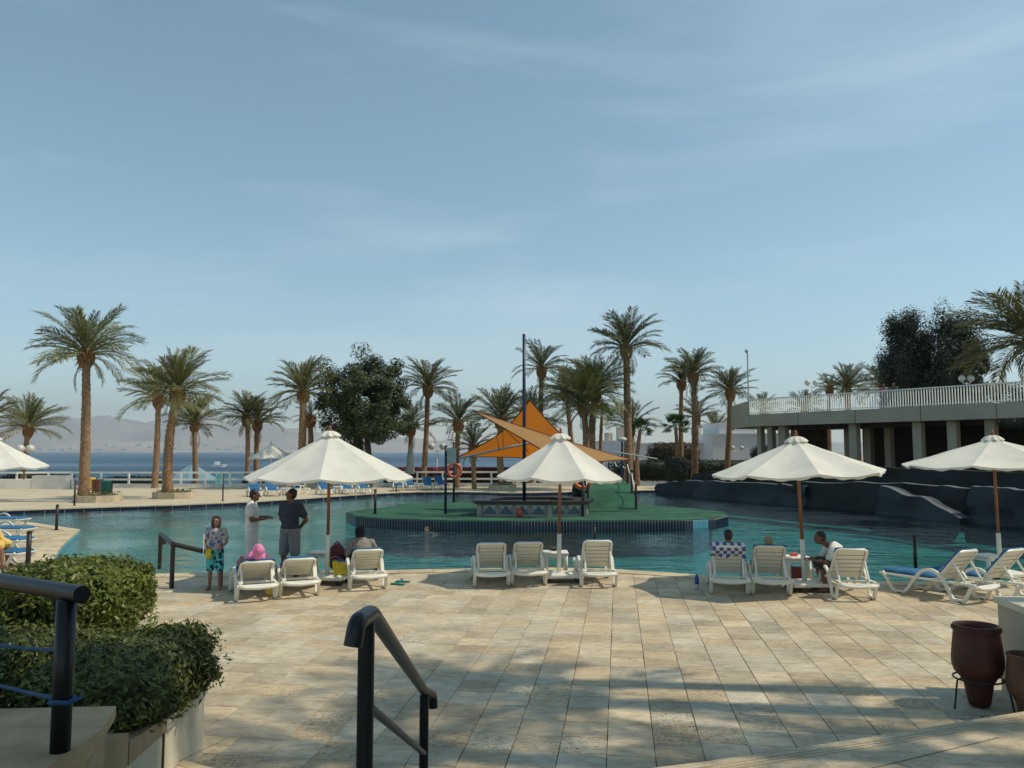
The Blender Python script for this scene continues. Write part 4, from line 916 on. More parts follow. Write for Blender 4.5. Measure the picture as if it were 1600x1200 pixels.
def back_panel(ang, L=.68, W=.57, hinge=(.74,.31), yofs=0.0, thick=.035, slots=5):
    # moulded panel with real slots, in the lounger frame; leans towards -y
    d = Vector((0, -math.cos(ang), math.sin(ang))); nrm = Vector((0, math.sin(ang), math.cos(ang))); h = Vector((0, hinge[0], hinge[1]))
    mb = MB(); nx = 8; rows = []          # rows of (s0, s1) solid bands
    gap = .019; edges = [.03]; pitch = (L-.08)/(slots+1)
    bands = []; s = 0.0
    for k in range(slots): e = .06+(k+.62)*pitch; bands.append((s, e)); s = e+gap
    bands.append((s, L))
    def pt(u, s_, off):
        bow = .012*(1-(2*u-1)**2); arch = .018*(1-(2*u-1)**2) if .05 < s_ < L-.03 else 0
        x = (u-.5)*W*(1 - (.04*(s_/L)))
        if s_ > L-.04: x *= 1-.06*((s_-(L-.04))/.04)**2
        return h + Vector((x,0,0)) + d*(s_+arch) - nrm*(bow) + nrm*off
    for s0, s1 in bands:
        k0 = len(mb.v); us = [.09+.82*i/nx for i in range(nx+1)]
        for u in us:
            for s_, o in ((s0,0),(s1,0),(s1,thick*.5),(s0,thick*.5)): mb.v.append(tuple(pt(u, s_, o)))
        m_ = len(us); mb.f += [(k0+i*4+j, k0+(i+1)*4+j, k0+(i+1)*4+(j+1) % 4, k0+i*4+(j+1) % 4) for i in range(m_-1) for j in range(4)]
        mb.f += [(k0,k0+1,k0+2,k0+3)[::-1], tuple(k0+(m_-1)*4+j for j in range(4))]
    # rolled rim
    rim = [pt(.03, .0, 0), pt(.03, L*.5, 0), pt(.03, L-.08, 0), pt(.05, L-.025, 0), pt(.12, L+.0, 0), pt(.5, L+.004, 0), pt(.88, L+.0, 0), pt(.95, L-.025, 0), pt(.97, L-.08, 0), pt(.97, L*.5, 0), pt(.97, 0, 0)]
    mb.tube(rim, .026, 8); return mb, pt, d, nrm, h
def cushion(pt_fn, L, W, th=.065, segs=4):
    mb = MB(); n = 18; m_ = 8
    for side in (0, 1):
        for i in range(n+1):
            s = L*i/n; puff = abs(math.sin(i/n*segs*math.pi))**.4
            for j in range(m_+1):
                u = j/m_; e = (1-(2*u-1)**6)**.5 if 0 < j < m_ else 0.0
                ee = min(1, min(i, n-i)/1.5); mb.v.append(tuple(pt_fn((u-.5)*W, s, .006 + (th*(.55+.45*puff)*(.25+.75*e)*(.4+.6*ee) if side else 0))))
    k = (n+1)*(m_+1)
    for i in range(n):
        for j in range(m_):
            a = i*(m_+1)+j; mb.f += [(a, a+m_+1, a+m_+2, a+1)[::-1], (k+a, k+a+m_+1, k+a+m_+2, k+a+1)]
    for i in range(n):
        for j in (0, m_): a = i*(m_+1)+j; mb.f.append((a, a+m_+1, k+a+m_+1, k+a))
    for j in range(m_):
        for i in (0, n): a = i*(m_+1)+j; mb.f.append((a, a+1, k+a+1, k+a))
    return mb
def make_lounger(ang, cush=True):
    W = .60; root = thing('sun_lounger', 'x', 'sun lounger')
    for s in (-1, 1):
        o = sweep(SIDE, .045, .05, s*.315).build('side_frame', 'white_resin', root); autosmooth(o, 50)
        for yy in (.30, 1.40): MB().box((s*.315, yy, .008), (.05, .07, .016)).build('foot_cap', 'rubber', o)
    # seat deck with slots
    mb = MB(); 
    for k in range(9): mb.box((0, .83+k*.118, .315), (.56, .104, .022), ch=.006)
    for s in (-1, 1): mb.box((s*.285, .92, .305), (.05, 1.75, .04), ch=.01)
    mb.box((0, .045, .268), (.66, .07, .055), ch=.018); mb.box((0, 1.79, .31), (.60, .06, .04), ch=.012); mb.box((0,.40,.285),(.56,.05,.03))
    mb.build('seat', 'white_resin', root)
    # scooped rear cross piece
    mb = MB(); pts = [(-.31,.02,.27),(-.2,.0,.25),(0,-.01,.24),(.2,0,.25),(.31,.02,.27)]; mb.tube(pts, .032, 8); mb.build('rear_rail', 'white_resin', root, smooth=True)
    b, pt, d, nrm, h = back_panel(ang); bk_ = b.build('backrest', 'white_resin', root); autosmooth(bk_, 35)
    for s in (-1, 1):
        a = h + d*.44 + Vector((s*.245, 0, 0)) - nrm*.02; e = Vector((s*.245, .22 if ang < 1.0 else .36, .285)); MB().tube([a, e], .019, 6).build('prop', 'white_resin', bk_)
    if cush:
        f1 = lambda x, s, o: h + Vector((x, 0, 0)) + d*(s+.02) + nrm*(o+.012)
        o = cushion(f1, .68, .56, segs=3).build('back_cushion', 'blue_cushion', bk_, smooth=True)
        f2 = lambda x, s, o: Vector((x, .80+s, .332+o)); o = cushion(f2, 1.0, .56, segs=3).build('seat_cushion', 'blue_cushion', root, smooth=True)
    return root
LPROTO = {a: [make_lounger(math.radians(a)), False] for a in (30, 36, 45, 50)}
L55 = LPROTO[50][0]; L40 = LPROTO[30][0]
def lounger(label, px, py, rz, a=50, z=0.0, group='white sun loungers along the near pool edge'):
    p = G(px, py, z); pr = LPROTO[a]
    rzr = math.radians(rz); loc = Vector((p.x, p.y, z)) - Matrix.Rotation(rzr, 3, 'Z') @ Vector((0, .30, 0))
    if not pr[1]: o = pr[0]; pr[1] = True; o.location = loc; o.rotation_euler = (0, 0, rzr); o['label'] = label; o['group'] = group
    else: o = copy_tree(pr[0], None, label, group, loc, rzr)
    return o
# (px,py) = midpoint between the two rear feet; rz > 0 turns the foot end to the picture's left
lounger('white lounger under the pink headscarf, at the end of the row', 400, 937, 24, 30)
lounger('white lounger with a towel on its cushion beside the umbrella pole', 467, 931, 21, 30)
lounger('white lounger of the woman in the black headscarf', 574, 920, 17, 36)
lounger('empty white lounger, first of the pair next to the middle umbrella', 768, 916, 5, 45)
lounger('empty white lounger between its twin and the middle umbrella base', 826, 914, 5, 45)
lounger('empty white lounger with the highest back past the middle umbrella base', 935, 916, 1, 50)
lounger('white lounger with a blue checked towel over its back', 1140, 928, -11, 50)
lounger('white lounger with fair hair showing above its back', 1205, 929, -9, 50)
lounger('white lounger beside the man sitting in a white shirt', 1334, 936, -5, 50)
lounger('white lounger turned sideways with its blue cushion showing', 1518, 939, 30, 50)
lounger('white lounger cut by the picture edge', 1592, 937, 30, 50)
# far loungers with blue cushions
FG = 'blue cushioned loungers on the far bank'
for lb, px, py, rz, a in (('far blue lounger nearest the sign post', 395, 776, 208, 52), ('far blue lounger second from the sign post', 422, 775, 208, 52), ('far blue lounger piled with a peach towel', 462, 772, 160, 52),
    ('far blue lounger in front of the thick palm planter', 505, 773, 212, 52), ('far blue lounger behind the front umbrella pole', 540, 772, 208, 52), ('far blue lounger at the end by the umbrella edge', 566, 771, 212, 52),
    ('far blue lounger first of the four by the lamp post', 621, 767, 190, 52), ('far blue lounger second of the four by the lamp post', 640, 766, 205, 52), ('far blue lounger third of the four by the lamp post', 667, 766, 190, 52), ('far blue lounger nearest the life ring pole', 688, 765, 205, 52)):
    p = G(px, py); q = Matrix.Rotation(math.radians(rz), 3, 'Z') @ Vector((0, .9, 0)); o = copy_tree(L55, None, lb, FG, (p.x-q.x, p.y-q.y+.3, 0), math.radians(rz))
LG = 'flat loungers on the deck spit'
for lb, px, py, rz in (('lounger with blue cushion closest to the person in yellow', -6, 884, -96), ('second blue lounger behind the person in yellow', 2, 862, -96), ('third blue lounger on the deck spit', 8, 843, -94), ('farthest blue lounger on the deck spit by the water', 4, 826, -94)):
    p = G(px, py); o = copy_tree(L40, None, lb, LG, (p.x-1.0, p.y, 0), math.radians(rz))

# umbrella base platforms and small tables
def base_plate(label, px, py, rz=0.0, w=.78):
    p = G(px, py); o = thing('umbrella_base', label, 'umbrella base', p, rz, 'white umbrella bases')
    MB().box((0,.0,.125), (w,.62,.07), ch=.02).build('slab', 'white_resin', o); 
    for sx in (-1, 1):
        for sy in (-1, 1): MB().box((sx*w*.38, sy*.22, .045), (.10,.10,.088)).build('foot', 'dark_post', o)
    return o
base_plate('square white umbrella base carrying the backpack', 514, 911, -.2); base_plate('square white base of the middle umbrella', 880, 908, 0); base_plate('square white base of the leaning umbrella pole', 1264, 922, .05)
base_plate('white umbrella base hidden behind the cut-off lounger', 1566, 906, .1)
def side_table(label, px, py, rz=0.0, h=.46):
    p = G(px, py); o = thing('side_table', label, 'table', p, rz, 'small white side tables')
    MB().box((0,0,h-.02), (.52,.50,.04), ch=.015).build('table_top', 'white_resin', o)
    MB().box((0,0,h-.07), (.46,.44,.06)).build('apron', 'white_resin', o)
    m_ = MB().tube([(.0,0,0),(.012,0,h*.5),(0,0,h-.05)], [.03,.035,.045], 8).mesh('leg', 'white_resin', True)
    for sx in (-1, 1):
        for sy in (-1, 1): q = link('leg', m_, o); q.location = (sx*.20, sy*.19, 0)
    return o
side_table('white side table with a small dark dish behind the middle umbrella base', 868, 895, 0, .44)
t3 = side_table('white side table with a red package beside the seated man', 1243, 908, 0, .48)
side_table('white side table between the two turned loungers', 1545, 903, .3); side_table('white side table partly hidden behind the backpack', 503, 897, -.2)
side_table('far white side table between blue loungers', 446, 775, 0); side_table('far white side table in the middle of the four loungers', 656, 766, 0); side_table('far white side table behind the front umbrella pole', 528, 772, 0)
p = G(862, 893); MB().lathe([(.05,0),(.085,.02),(.09,.05),(.07,.055)], 14, (0,0,0)).build('dish', 'phone_black', smooth=True, label='small dark dish on the middle side table', cat='dish', loc=(p.x+.05, p.y-.05, .442))
p = G(1243, 908); MB().box((0,0,.03), (.13,.1,.06), ch=.01).build('snack_box', 'ring_red', label='small red packet on the side table by the seated man', cat='packet', loc=(p.x-.02, p.y, .482))
MB().box((0,0,.16), (.26,.04,.30), ch=.01).build('crate', 'bag_red', label='dark red printed packet leaning inside the table by the seated man', cat='packet', loc=(p.x-.02, p.y-.22, .0))

# ------------------------------------------------------------------ bags, bottle, sandals, towels
p = G(524, 905); bp_ = thing('backpack', 'dark red backpack standing on the umbrella base', 'backpack', (p.x, p.y+.12, .162))
mb = MB(); mb.ell((0,0,.25), (.19,.13,.27), None, 18, 12); mb.ell((0,-.10,.17), (.14,.07,.14), None, 14, 9); mb.build('bag', 'bag_red', bp_, smooth=True)
MB().tube([(-.05,0,.51),(0,0,.56),(.05,0,.51)], .012, 6).build('handle', 'rubber', bp_); MB().tube([(-.1,-.165,.25),(0,-.178,.29),(.1,-.165,.25)], .006, 5).build('zip', 'speaker_grey', bp_)
p = G(532, 911); yb = thing('tote_bag', 'small yellow bag in front of the dark red backpack', 'bag', (p.x, p.y, .162)); MB().add([(-.13,-.05,0),(.13,-.05,0),(.13,.05,0),(-.13,.05,0),(-.15,-.07,.26),(.14,-.06,.24),(.14,.06,.25),(-.15,.06,.27)], [(3,2,1,0),(0,1,5,4),(1,2,6,5),(2,3,7,6),(3,0,4,7)]).build('sack', 'bag_yellow', yb)
MB().ell((0,0,.2), (.10,.05,.09)).build('contents', 'plastic_blue', yb, smooth=True)
p = G(1089, 921); bt = thing('water_bottle', 'clear water bottle with blue wrapper standing on the paving', 'bottle', p)
MB().lathe([(.035,0),(.04,.02),(.04,.10),(.038,.13)], 14).build('base', 'plastic_clear', bt, smooth=True); MB().lathe([(.041,.10),(.041,.20)], 14).build('wrapper', 'plastic_blue', bt, smooth=True); MB().lathe([(.04,.20),(.03,.235),(.014,.26),(.014,.28)], 14).build('neck', 'plastic_blue', bt, smooth=True)
for k, (px, py, rz) in enumerate(((622, 913, 1.2), (630, 909, 1.35))):
    p = G(px, py, .01); s = thing('sandal', ['teal sandal nearer the lounger', 'teal sandal nearer the water'][k], 'sandal', (p.x, p.y, .004), rz, 'pair of teal sandals')
    MB().prism([(-.045,-.13),(.04,-.13),(.05,.0),(.055,.10),(.02,.15),(-.03,.15),(-.05,.08)], 0, .025).build('sole', 'sandal_teal', s); MB().tube([(-.05,.03,.02),(-.03,.04,.06),(.03,.04,.06),(.055,.03,.02)], .014, 6, flat=.5).build('strap', 'sandal_teal', s)
# checked towel over lounger back
def drape(label, px, py, top_z, w, drop, rz, m, name='towel', ang=50):
    p = G(px, py); loc = Vector((p.x, p.y, 0)); root = thing(name, label, 'towel', loc, math.radians(rz)); n, k = 14, 16
    h = Vector((0,.74-.30,.31)); d = Vector((0,-math.cos(math.radians(ang)), math.sin(math.radians(ang)))); nr_ = Vector((0, math.sin(math.radians(ang)), math.cos(math.radians(ang))))
    mb = MB()
    for i in range(n+1):
        s = i/n*(drop+.25)
        for j in range(k+1):
            u = (j/k-.5)*w; sk = .05*u/w; dd = drop + .10*math.sin(j*.9)*.4
            if s < drop: q = h + d*(.71-drop*1.0+s) - nr_*(.040+.006*math.sin(j*1.3)*(1-s/drop))
            else: q = h + d*(.72 - (s-drop)) + nr_*(.09+.01*math.sin(j))
            if abs(s-drop) < .012: q = h + d*.735 + nr_*.02
            mb.v.append((u + .02*math.sin(i*.4) + (1-s/drop)*sk, q.y, q.z + (.03*math.sin(j*.7) if i == 0 else 0)))
    mb.f = [(i*(k+1)+j, i*(k+1)+j+1, (i+1)*(k+1)+j+1, (i+1)*(k+1)+j) for i in range(n) for j in range(k)]
    o = mb.build('cloth', m, root, smooth=True); uv = o.data.uv_layers.new(name='UVMap')
    for lp in o.data.loops: v = lp.vertex_index; uv.data[lp.index].uv = ((v % (k+1))/k*1.5, (v//(k+1))/n*1.1)
    return root
drape('blue and white checked towel hanging over a lounger back', 1139, 928, .9, .56, .26, -11, 'towel_check')
p = G(462, 772)
tw = MB(); 
for i in range(13):
    for j in range(9): x, y = i/12-.5, j/8-.5; tw.v.append((x*1.0, y*.55, .16*math.exp(-((x+.2)**2)*18)+.10*math.exp(-((x-.25)**2)*30)*math.cos(y*2)+.02*math.sin(i*2+j)))
tw.f = [(i*9+j, (i+1)*9+j, (i+1)*9+j+1, i*9+j+1) for i in range(12) for j in range(8)]
tw.build('towel', 'towel_peach', smooth=True, label='peach towel heaped on a far blue lounger', cat='towel', loc=(p.x-.1, p.y+.25, .42), rz=.5)

# ------------------------------------------------------------------ mast and orange sails on the island
ms = thing('sail_mast', 'tall blue mast standing in the pool bar', 'mast', (D(819,700,30.6).x, 30.6, IZ))
MB().tube([(0,0,0), (0,0,4.0), (0,0,D(819,522,30.6).z-IZ)], [.07,.065,.06], 12).build('pole', 'pole_blue', ms, smooth=True); MB().lathe([(.2,0),(.2,.03),(.11,.05)], 12).build('base_plate', 'pole_blue', ms); MB().lathe([(.09,0),(.09,.10)], 10, (0,0,D(819,640,30.6).z-IZ)).build('collar', 'pole_blue', ms)
def sail(label, corners, sag, m='sail', poles=None, bow=0.0):
    root = thing('shade_sail', label, 'shade sail', corners[0]); o0 = corners[0]; cen_ = sum(corners, Vector())/len(corners); n = 20; mb = MB(); E = len(corners); idx = {}
    # radial patch: rings from the centre to scalloped edges
    K = 16; ring = []
    for e in range(E):
        a, b = corners[e], corners[(e+1) % E]
        for k in range(K):
            t = k/K; p = a.lerp(b, t); p = p + (cen_-p)*(sag[e]*4*t*(1-t)); ring.append(p)
    m_ = len(ring); R_n = 10
    for i in range(R_n+1):
        for p in ring:
            q = cen_.lerp(p, i/R_n); q = q + Vector((0, 0, bow*(1-(i/R_n)**2))); mb.v.append(tuple(q-o0))
    mb.f = [(i*m_+j, (i+1)*m_+j, (i+1)*m_+(j+1) % m_, i*m_+(j+1) % m_) for i in range(R_n) for j in range(m_)]
    mb.build('cloth', m, root, smooth=True)
    for e in range(E): MB().tube([ring[(e*K+k) % m_]-o0 for k in range(K+1)], .022, 5).build('hem', 'sail_edge', root)
    return root
T_ = D(828,625,30.9); Ls = D(716,714,33.2); Rs = D(925,716,33.0); Bk = D(830,716,34.0)
s1 = sail('large orange shade sail rising to a peak beside the mast', [T_, Ls, Bk, Rs], [.22,.06,.02,.10], bow=-.05)
s2 = sail('narrow tan shade sail crossing low in front of the orange one', [D(738,641,29.6), D(890,728,28.6), D(986,718,31.0), D(866,683,29.9)], [.02,.05,.05,.03], bow=.04)
boom = thing('sail_boom', 'slanting boom pole under the orange shade sail', 'pole', D(714,717,32.0)); e0 = D(714,717,32.0); MB().tube([(0,0,0), D(790,700,31.4)-e0, D(852,687,30.8)-e0], .045, 8).build('tube', 'speaker_grey', boom, smooth=True)
for a, b in (((786,668),(786,701)), ((776,680),(780,703)), ((790,672),(826,706)), ((770,668),(800,668))): MB().tube([D(a[0], a[1], 31.6)-e0, D(b[0], b[1], 31.4)-e0], .016, 5).build('stay', 'sail_edge', boom)
boom2 = thing('sail_boom', 'thin boom pole reaching past the tan sail tip toward the hedge', 'pole', D(960,706,31.5)); e1 = D(960,706,31.5); MB().tube([(0,0,0), D(1027,717,31.5)-e1], .03, 6).build('tube', 'speaker_grey', boom2)
sp = thing('sail_post', 'dark blue post holding the tan sail tip', 'post', G(973, 786, IZ)); h_ = D(973, 690, sp.location.y).z; MB().tube([(0,0,0),(0,0,h_-IZ)], .05, 8).build('post', 'pole_blue', sp); MB().lathe([(.02,0),(.2,.02),(.24,.12),(.14,.2)], 12, (0,0,h_-IZ)).build('lamp_head', 'globe', sp, smooth=True)

# ------------------------------------------------------------------ speaker poles, life rings, posts
def post(label, px, py, top, r=.035, z=0.0, m='dark_post', name='rope_post', cap=True, group='dark rope posts round the pool'):
    p = G(px, py, z); h = D(px, top, p.y).z - z; o = thing(name, label, 'post', (p.x, p.y, z), 0, group); MB().tube([(0,0,0),(0,0,h)], r, 10).build('shaft', m, o, smooth=True)
    if cap: MB().lathe([(r*2.2,0),(r*2.2,.012),(r*1.1,.02)], 12).build('flange', m, o); MB().lathe([(r*1.15,0),(r*1.15,.03),(.01,.05)], 10, (0,0,h-.01)).build('cap', m, o)
    return o
bp1 = post('blue pole carrying the loudspeaker box', 696, 803, 697, .05, IZ, 'pole_blue', 'speaker_pole', group=None); post('black pole behind the loudspeaker with a red life ring', 709, 785, 692, .05, IZ, 'dark_post', 'ring_pole', group=None)
q = D(708, 712, bp1.location.y); sb = thing('loudspeaker', 'grey loudspeaker box mounted between two poles', 'loudspeaker', (q.x, q.y-.12, q.z-.28), -.25)
MB().box((0,0,.28), (.38,.30,.58), ch=.02).build('cabinet', 'dark_post', sb); MB().box((0,-.156,.28), (.36,.012,.56)).build('grille', 'speaker_grey', sb)
def ring(label, c, R, r, m, rx=math.pi/2, rz=0.0):
    o = thing('life_ring', label, 'life ring', c); mb = MB(); n, k = 28, 10; Mx = Matrix.Rotation(rz, 3, 'Z') @ Matrix.Rotation(rx, 3, 'X')
    for i in range(n):
        for j in range(k): a, b = 2*math.pi*i/n, 2*math.pi*j/k; mb.v.append(tuple(Mx @ Vector(((R+r*math.cos(b))*math.cos(a), (R+r*math.cos(b))*math.sin(a), r*math.sin(b)))))
    mb.f = [(i*k+j, ((i+1) % n)*k+j, ((i+1) % n)*k+(j+1) % k, i*k+(j+1) % k) for i in range(n) for j in range(k)]; mb.build('ring', m, o, smooth=True)
    rp = [Mx @ Vector(((R+r*1.15)*math.cos(a), (R+r*1.15)*math.sin(a), .02*math.sin(a*4))) for a in [2*math.pi*i/24 for i in range(25)]]; MB().tube(rp, .008, 5).build('grab_rope', 'white_paint', o); return o
ring('orange-red life ring hanging below the loudspeaker', D(710, 735, 35.0), .28, .055, 'ring_red', rz=.1); ring('orange life ring half hidden under the middle umbrella edge', D(911, 748, 33.0), .36, .075, 'ring_orange')
for a in (('rope post on the left lobe of the green island', 586, 803, 766, .05, IZ), ('thin dark post by the coloured bins', 116, 790, 750, .04, 0.0), ('dark post at the corner of the deck spit', 88, 828, 790, .045, 0.0), ('nearest dark post on the spit with small hooks', 43, 892, 832, .05, 0.0),
    ('dark post at the water between the lounger groups', 1431, 893, 838, .035, 0.0), ('thin dark post on the bank behind the loungers of the lamp post', 619, 768, 745, .04, 0.0)):
    post(*a[:4], r=a[4], z=a[5])
post('short dark post rising from the water before the island', 929, 850, 822, .04, -1.0 if False else WL, group=None); post('dark post beside the bar holding the orange life ring', 911, 807, 745, .05, IZ, group=None)
sg = post('slim sign post before the blue parasol', 348, 783, 742, .035, 0, group=None); q = D(343, 748, sg.location.y); sn = thing('notice_sign', 'pale teal notice sign with a round emblem', 'sign', (q.x, q.y-.06, q.z)); MB().box((0,0,0), (.36,.02,.50)).build('panel', 'sign_teal', sn)
mb = MB(); R0 = [( .11*math.cos(a), -.0125, .10+.11*math.sin(a)) for a in [2*math.pi*i/20 for i in range(20)]]; R1 = [(.075*math.cos(a), -.0125, .10+.075*math.sin(a)) for a in [2*math.pi*i/20 for i in range(20)]]; mb.add(R0+R1, [(i, (i+1) % 20, 20+(i+1) % 20, 20+i) for i in range(20)]); mb.build('emblem', 'sign_mark', sn)
MB().box((0,-.0125,.10), (.09,.004,.02)).build('emblem_bar', 'sign_mark', sn)
for k in range(3): MB().box((0,-.0125,-.10-.045*k), (.24-.04*k,.004,.015)).build('text_line', 'sign_mark', sn)

p = G(812, 807, IZ); MB().lathe([(.06,0),(.10,.02),(.11,.2),(.07,.28),(.03,.33)], 12).build('fire_extinguisher', 'ring_red', smooth=True, label='small red cylinder standing against the bar panels', cat='extinguisher', loc=(p.x, p.y-.12, IZ))
# ------------------------------------------------------------------ green footbridge behind the bar
br = thing('footbridge', 'green carpeted footbridge ramp with dark posts behind the bar', 'bridge', (4.6, 33, IZ)); b0 = Vector((4.6, 33, IZ))
prof = [(31.6,.0),(32.6,.35),(33.6,.72),(34.8,.95),(37.5,1.02),(44,.95),(49,.55),(51.5,-.10)]
cx = lambda y: D(975, 750, y).x - 0.75 if False else 3.9+ (y-31.6)*0.045; hw = 1.0
mb = MB()
for y, z in prof: c = cx(y); mb.v += [(c-hw-b0.x, y-b0.y, z+.004), (c+hw-b0.x, y-b0.y, z+.004), (c+hw-b0.x, y-b0.y, z-.18), (c-hw-b0.x, y-b0.y, z-.18)]
n = len(prof); mb.f = [(i*4+j, i*4+(j+1) % 4, (i+1)*4+(j+1) % 4, (i+1)*4+j) for i in range(n-1) for j in range(4)] + [(3,2,1,0), tuple((n-1)*4+j for j in range(4))]
mb.build('ramp_deck', 'carpet', br)
for s in (-1, 1):
    for y in (31.9, 33.4, 35.2, 38, 42, 46):
        z = interp(prof, y); MB().tube([(cx(y)+s*(hw-.06)-b0.x, y-b0.y, z-.1), (cx(y)+s*(hw-.06)-b0.x, y-b0.y, z+.95)], .05, 8).build('post', 'dark_post', br)
    for za in (.85,):
        pts = []
        for ya, yb in zip((31.9,33.4,35.2,38,42), (33.4,35.2,38,42,46)):
            for k in range(5): t = k/5; y = ya+(yb-ya)*t; pts.append((cx(y)+s*(hw-.06)-b0.x, y-b0.y, interp(prof, y)+za-.25*4*t*(1-t)))
        MB().tube(pts, .018, 5).build('rope', 'white_paint', br)
for y in (36.5, 44): MB().tube([(cx(y)-b0.x, y-b0.y, -1.6), (cx(y)-b0.x, y-b0.y, .7)], .2, 10).build('pier', 'grout', br)

# ------------------------------------------------------------------ white fence along the far bank
fence = thing('white_fence', 'long white two-rail fence along the far edge of the deck', 'fence', (0, 58, 0))
fx = [(-4,57.2),(31,57),(80,57.6),(116,57.8),(162,57.8),(205,57.6),(247,57.4),(286,57.4),(324,57.4),(362,57.6),(410,58.4),(458,58.8),(500,59),(545,59),(592,59),(624,59),(653,59),(692,59),(740,59),(768,59),(802,59),(836,59),(870,59),(905,59)]
PP = [Vector(((px-800)/F*y*1.0, y, 0)) for px, y in fx]
pm = MB().box((0,0,.55), (.12,.12,1.10), ch=.015).mesh('post', 'white_paint')
for p in PP: o = link('post', pm); o.location = (p.x, p.y-58, 0); o.parent = fence
for a, b in zip(PP, PP[1:]):
    for z in (1.04, .55):
        c = (a+b)/2; MB().box((c.x, c.y-58-.085, z), ((b-a).length, .05, .13), math.atan2((b-a).y, (b-a).x)).build('rail', 'white_paint', fence)
kw_ = thing('garden_wall', 'low white wall at the foot of the fence by the first palm', 'wall', (-34, 55.5, 0)); a, b = D(-20, 770, 54.5), D(112, 768, 55.5)
MB().prism([(a.x+34, -1.0), (b.x+34, -.2), (b.x+34, .3), (a.x+34, -.5)], 0.002, .62).build('wall', 'concrete_white', kw_); MB().box((b.x+34-1.2, -.35, .45), (2.4,.5,.9)).build('end_pier', 'concrete_white', kw_)
kw2 = thing('garden_wall', 'low pale kerb wall running under the rest of the fence', 'wall', (0, 58.4, 0))
for a, b in zip(PP[4:], PP[5:]): MB().prism([(a.x, a.y-58.4-.12), (b.x, b.y-58.4-.12), (b.x, b.y-58.4+.15), (a.x, a.y-58.4+.15)], .002, .24+.01*random.random()).build('kerb', 'concrete_white', kw2)
# bins
for lb, px, py, m, w, h in (('yellow litter bin half hidden by the tall palm trunk', 142, 770, 'bin_yellow', .28, .85), ('brown barrel bin between the yellow and green bins', 151, 772, 'bin_brown', .30, .80), ('green hanging bin on its post beside the brown barrel', 165, 776, 'bin_green', .30, .82)):
    p = G(px, py); o = thing('litter_bin', lb, 'bin', (p.x, p.y, 0), 0, 'litter bins by the palm planter'); MB().lathe([(w*.8,.12),(w*.95,.3),(w,.7),(w*1.02,h)], 16, cap1=False).build('drum', m, o, smooth=True); MB().lathe([(w*1.06,h-.03),(w*1.06,h+.03),(w*.7,h+.07),(.02,h+.09)], 16).build('lid', m, o)
    MB().tube([(w*1.15,0,0),(w*1.15,0,h+.1)], .03, 6).build('stand', 'dark_post', o)

# ------------------------------------------------------------------ lamps
def globe_lamp(label, foot, h, r=.2, n=2, m='white_paint', sep=.36):
    o = thing('globe_lamp', label, 'lamp', foot); MB().tube([(0,0,0),(0,0,h)], [.06,.04], 8).build('post', m, o)
    for k in range(n):
        x = (k-(n-1)/2)*2*sep; ar = MB().tube([(0,0,h-.05),(x*.6,0,h-.08),(x,0,h+.02)], .025, 6).build('arm', m, o); MB().ell((x,0,h+.02+r), (r,r,r), None, 16, 10).build('globe', 'globe', ar, smooth=True)
    return o
p = D(683, 698, 60.5); globe_lamp('twin globe lamp beyond the fence by the closed parasol', (p.x, 60.5, 0), p.z-.25, .26, 2, sep=.42)
p = D(1268, 598, 60); globe_lamp('twin globe lamp on the roof terrace by the ragged palm', (p.x, 60, 5.02), p.z-5.02-.25, .22, 2, sep=.3)
p = D(1510, 592, 48); globe_lamp('twin globe lamp on the roof terrace before the weeping trees', (p.x, 48, 5.02), p.z-5.02-.2, .2, 2, sep=.27)
p = D(1152, 702, 72); globe_lamp('low twin lamp in front of the white house', (p.x, 72, -1.8), p.z+1.8-.1, .2, 2, sep=.4)
p = D(38, 702, 55.5); globe_lamp('globe lamp pair against the small palm trunk', (p.x, 55.6, 0), p.z-.3, .30, 2, sep=.34, m='bark')
lp = thing('lamp_mast', 'slim lamp mast rising at the terrace corner', 'lamp', A+nb*.05+Vector((0,-.15,5.02))); hh = D(1165, 550, 55).z-5.02; MB().tube([(0,0,-.6),(0,0,hh)], .045, 8).build('mast', 'speaker_grey', lp); MB().ell((-.05,0,hh+.05), (.12,.12,.14)).build('lamp_head', 'speaker_grey', lp, smooth=True)
# boat on the sea
p = G(340, 730, -3); bo = thing('motor_boat', 'small white motor boat moored off the beach', 'boat', p, .3); MB().add([(-2.2,-.8,0),(1.5,-.8,0),(2.9,0,.1),(1.5,.8,0),(-2.2,.8,0),(-2.3,-1,.8),(1.6,-1,.9),(3.4,0,1.1),(1.6,1,.9),(-2.3,1,.8)], [(4,3,2,1,0),(5,6,7,8,9),(0,1,6,5),(1,2,7,6),(2,3,8,7),(3,4,9,8),(4,0,5,9)]).build('hull', 'boat_white', bo); MB().box((-.2,0,1.4), (1.8,1.5,1.1), ch=.1).build('cabin', 'boat_white', bo)

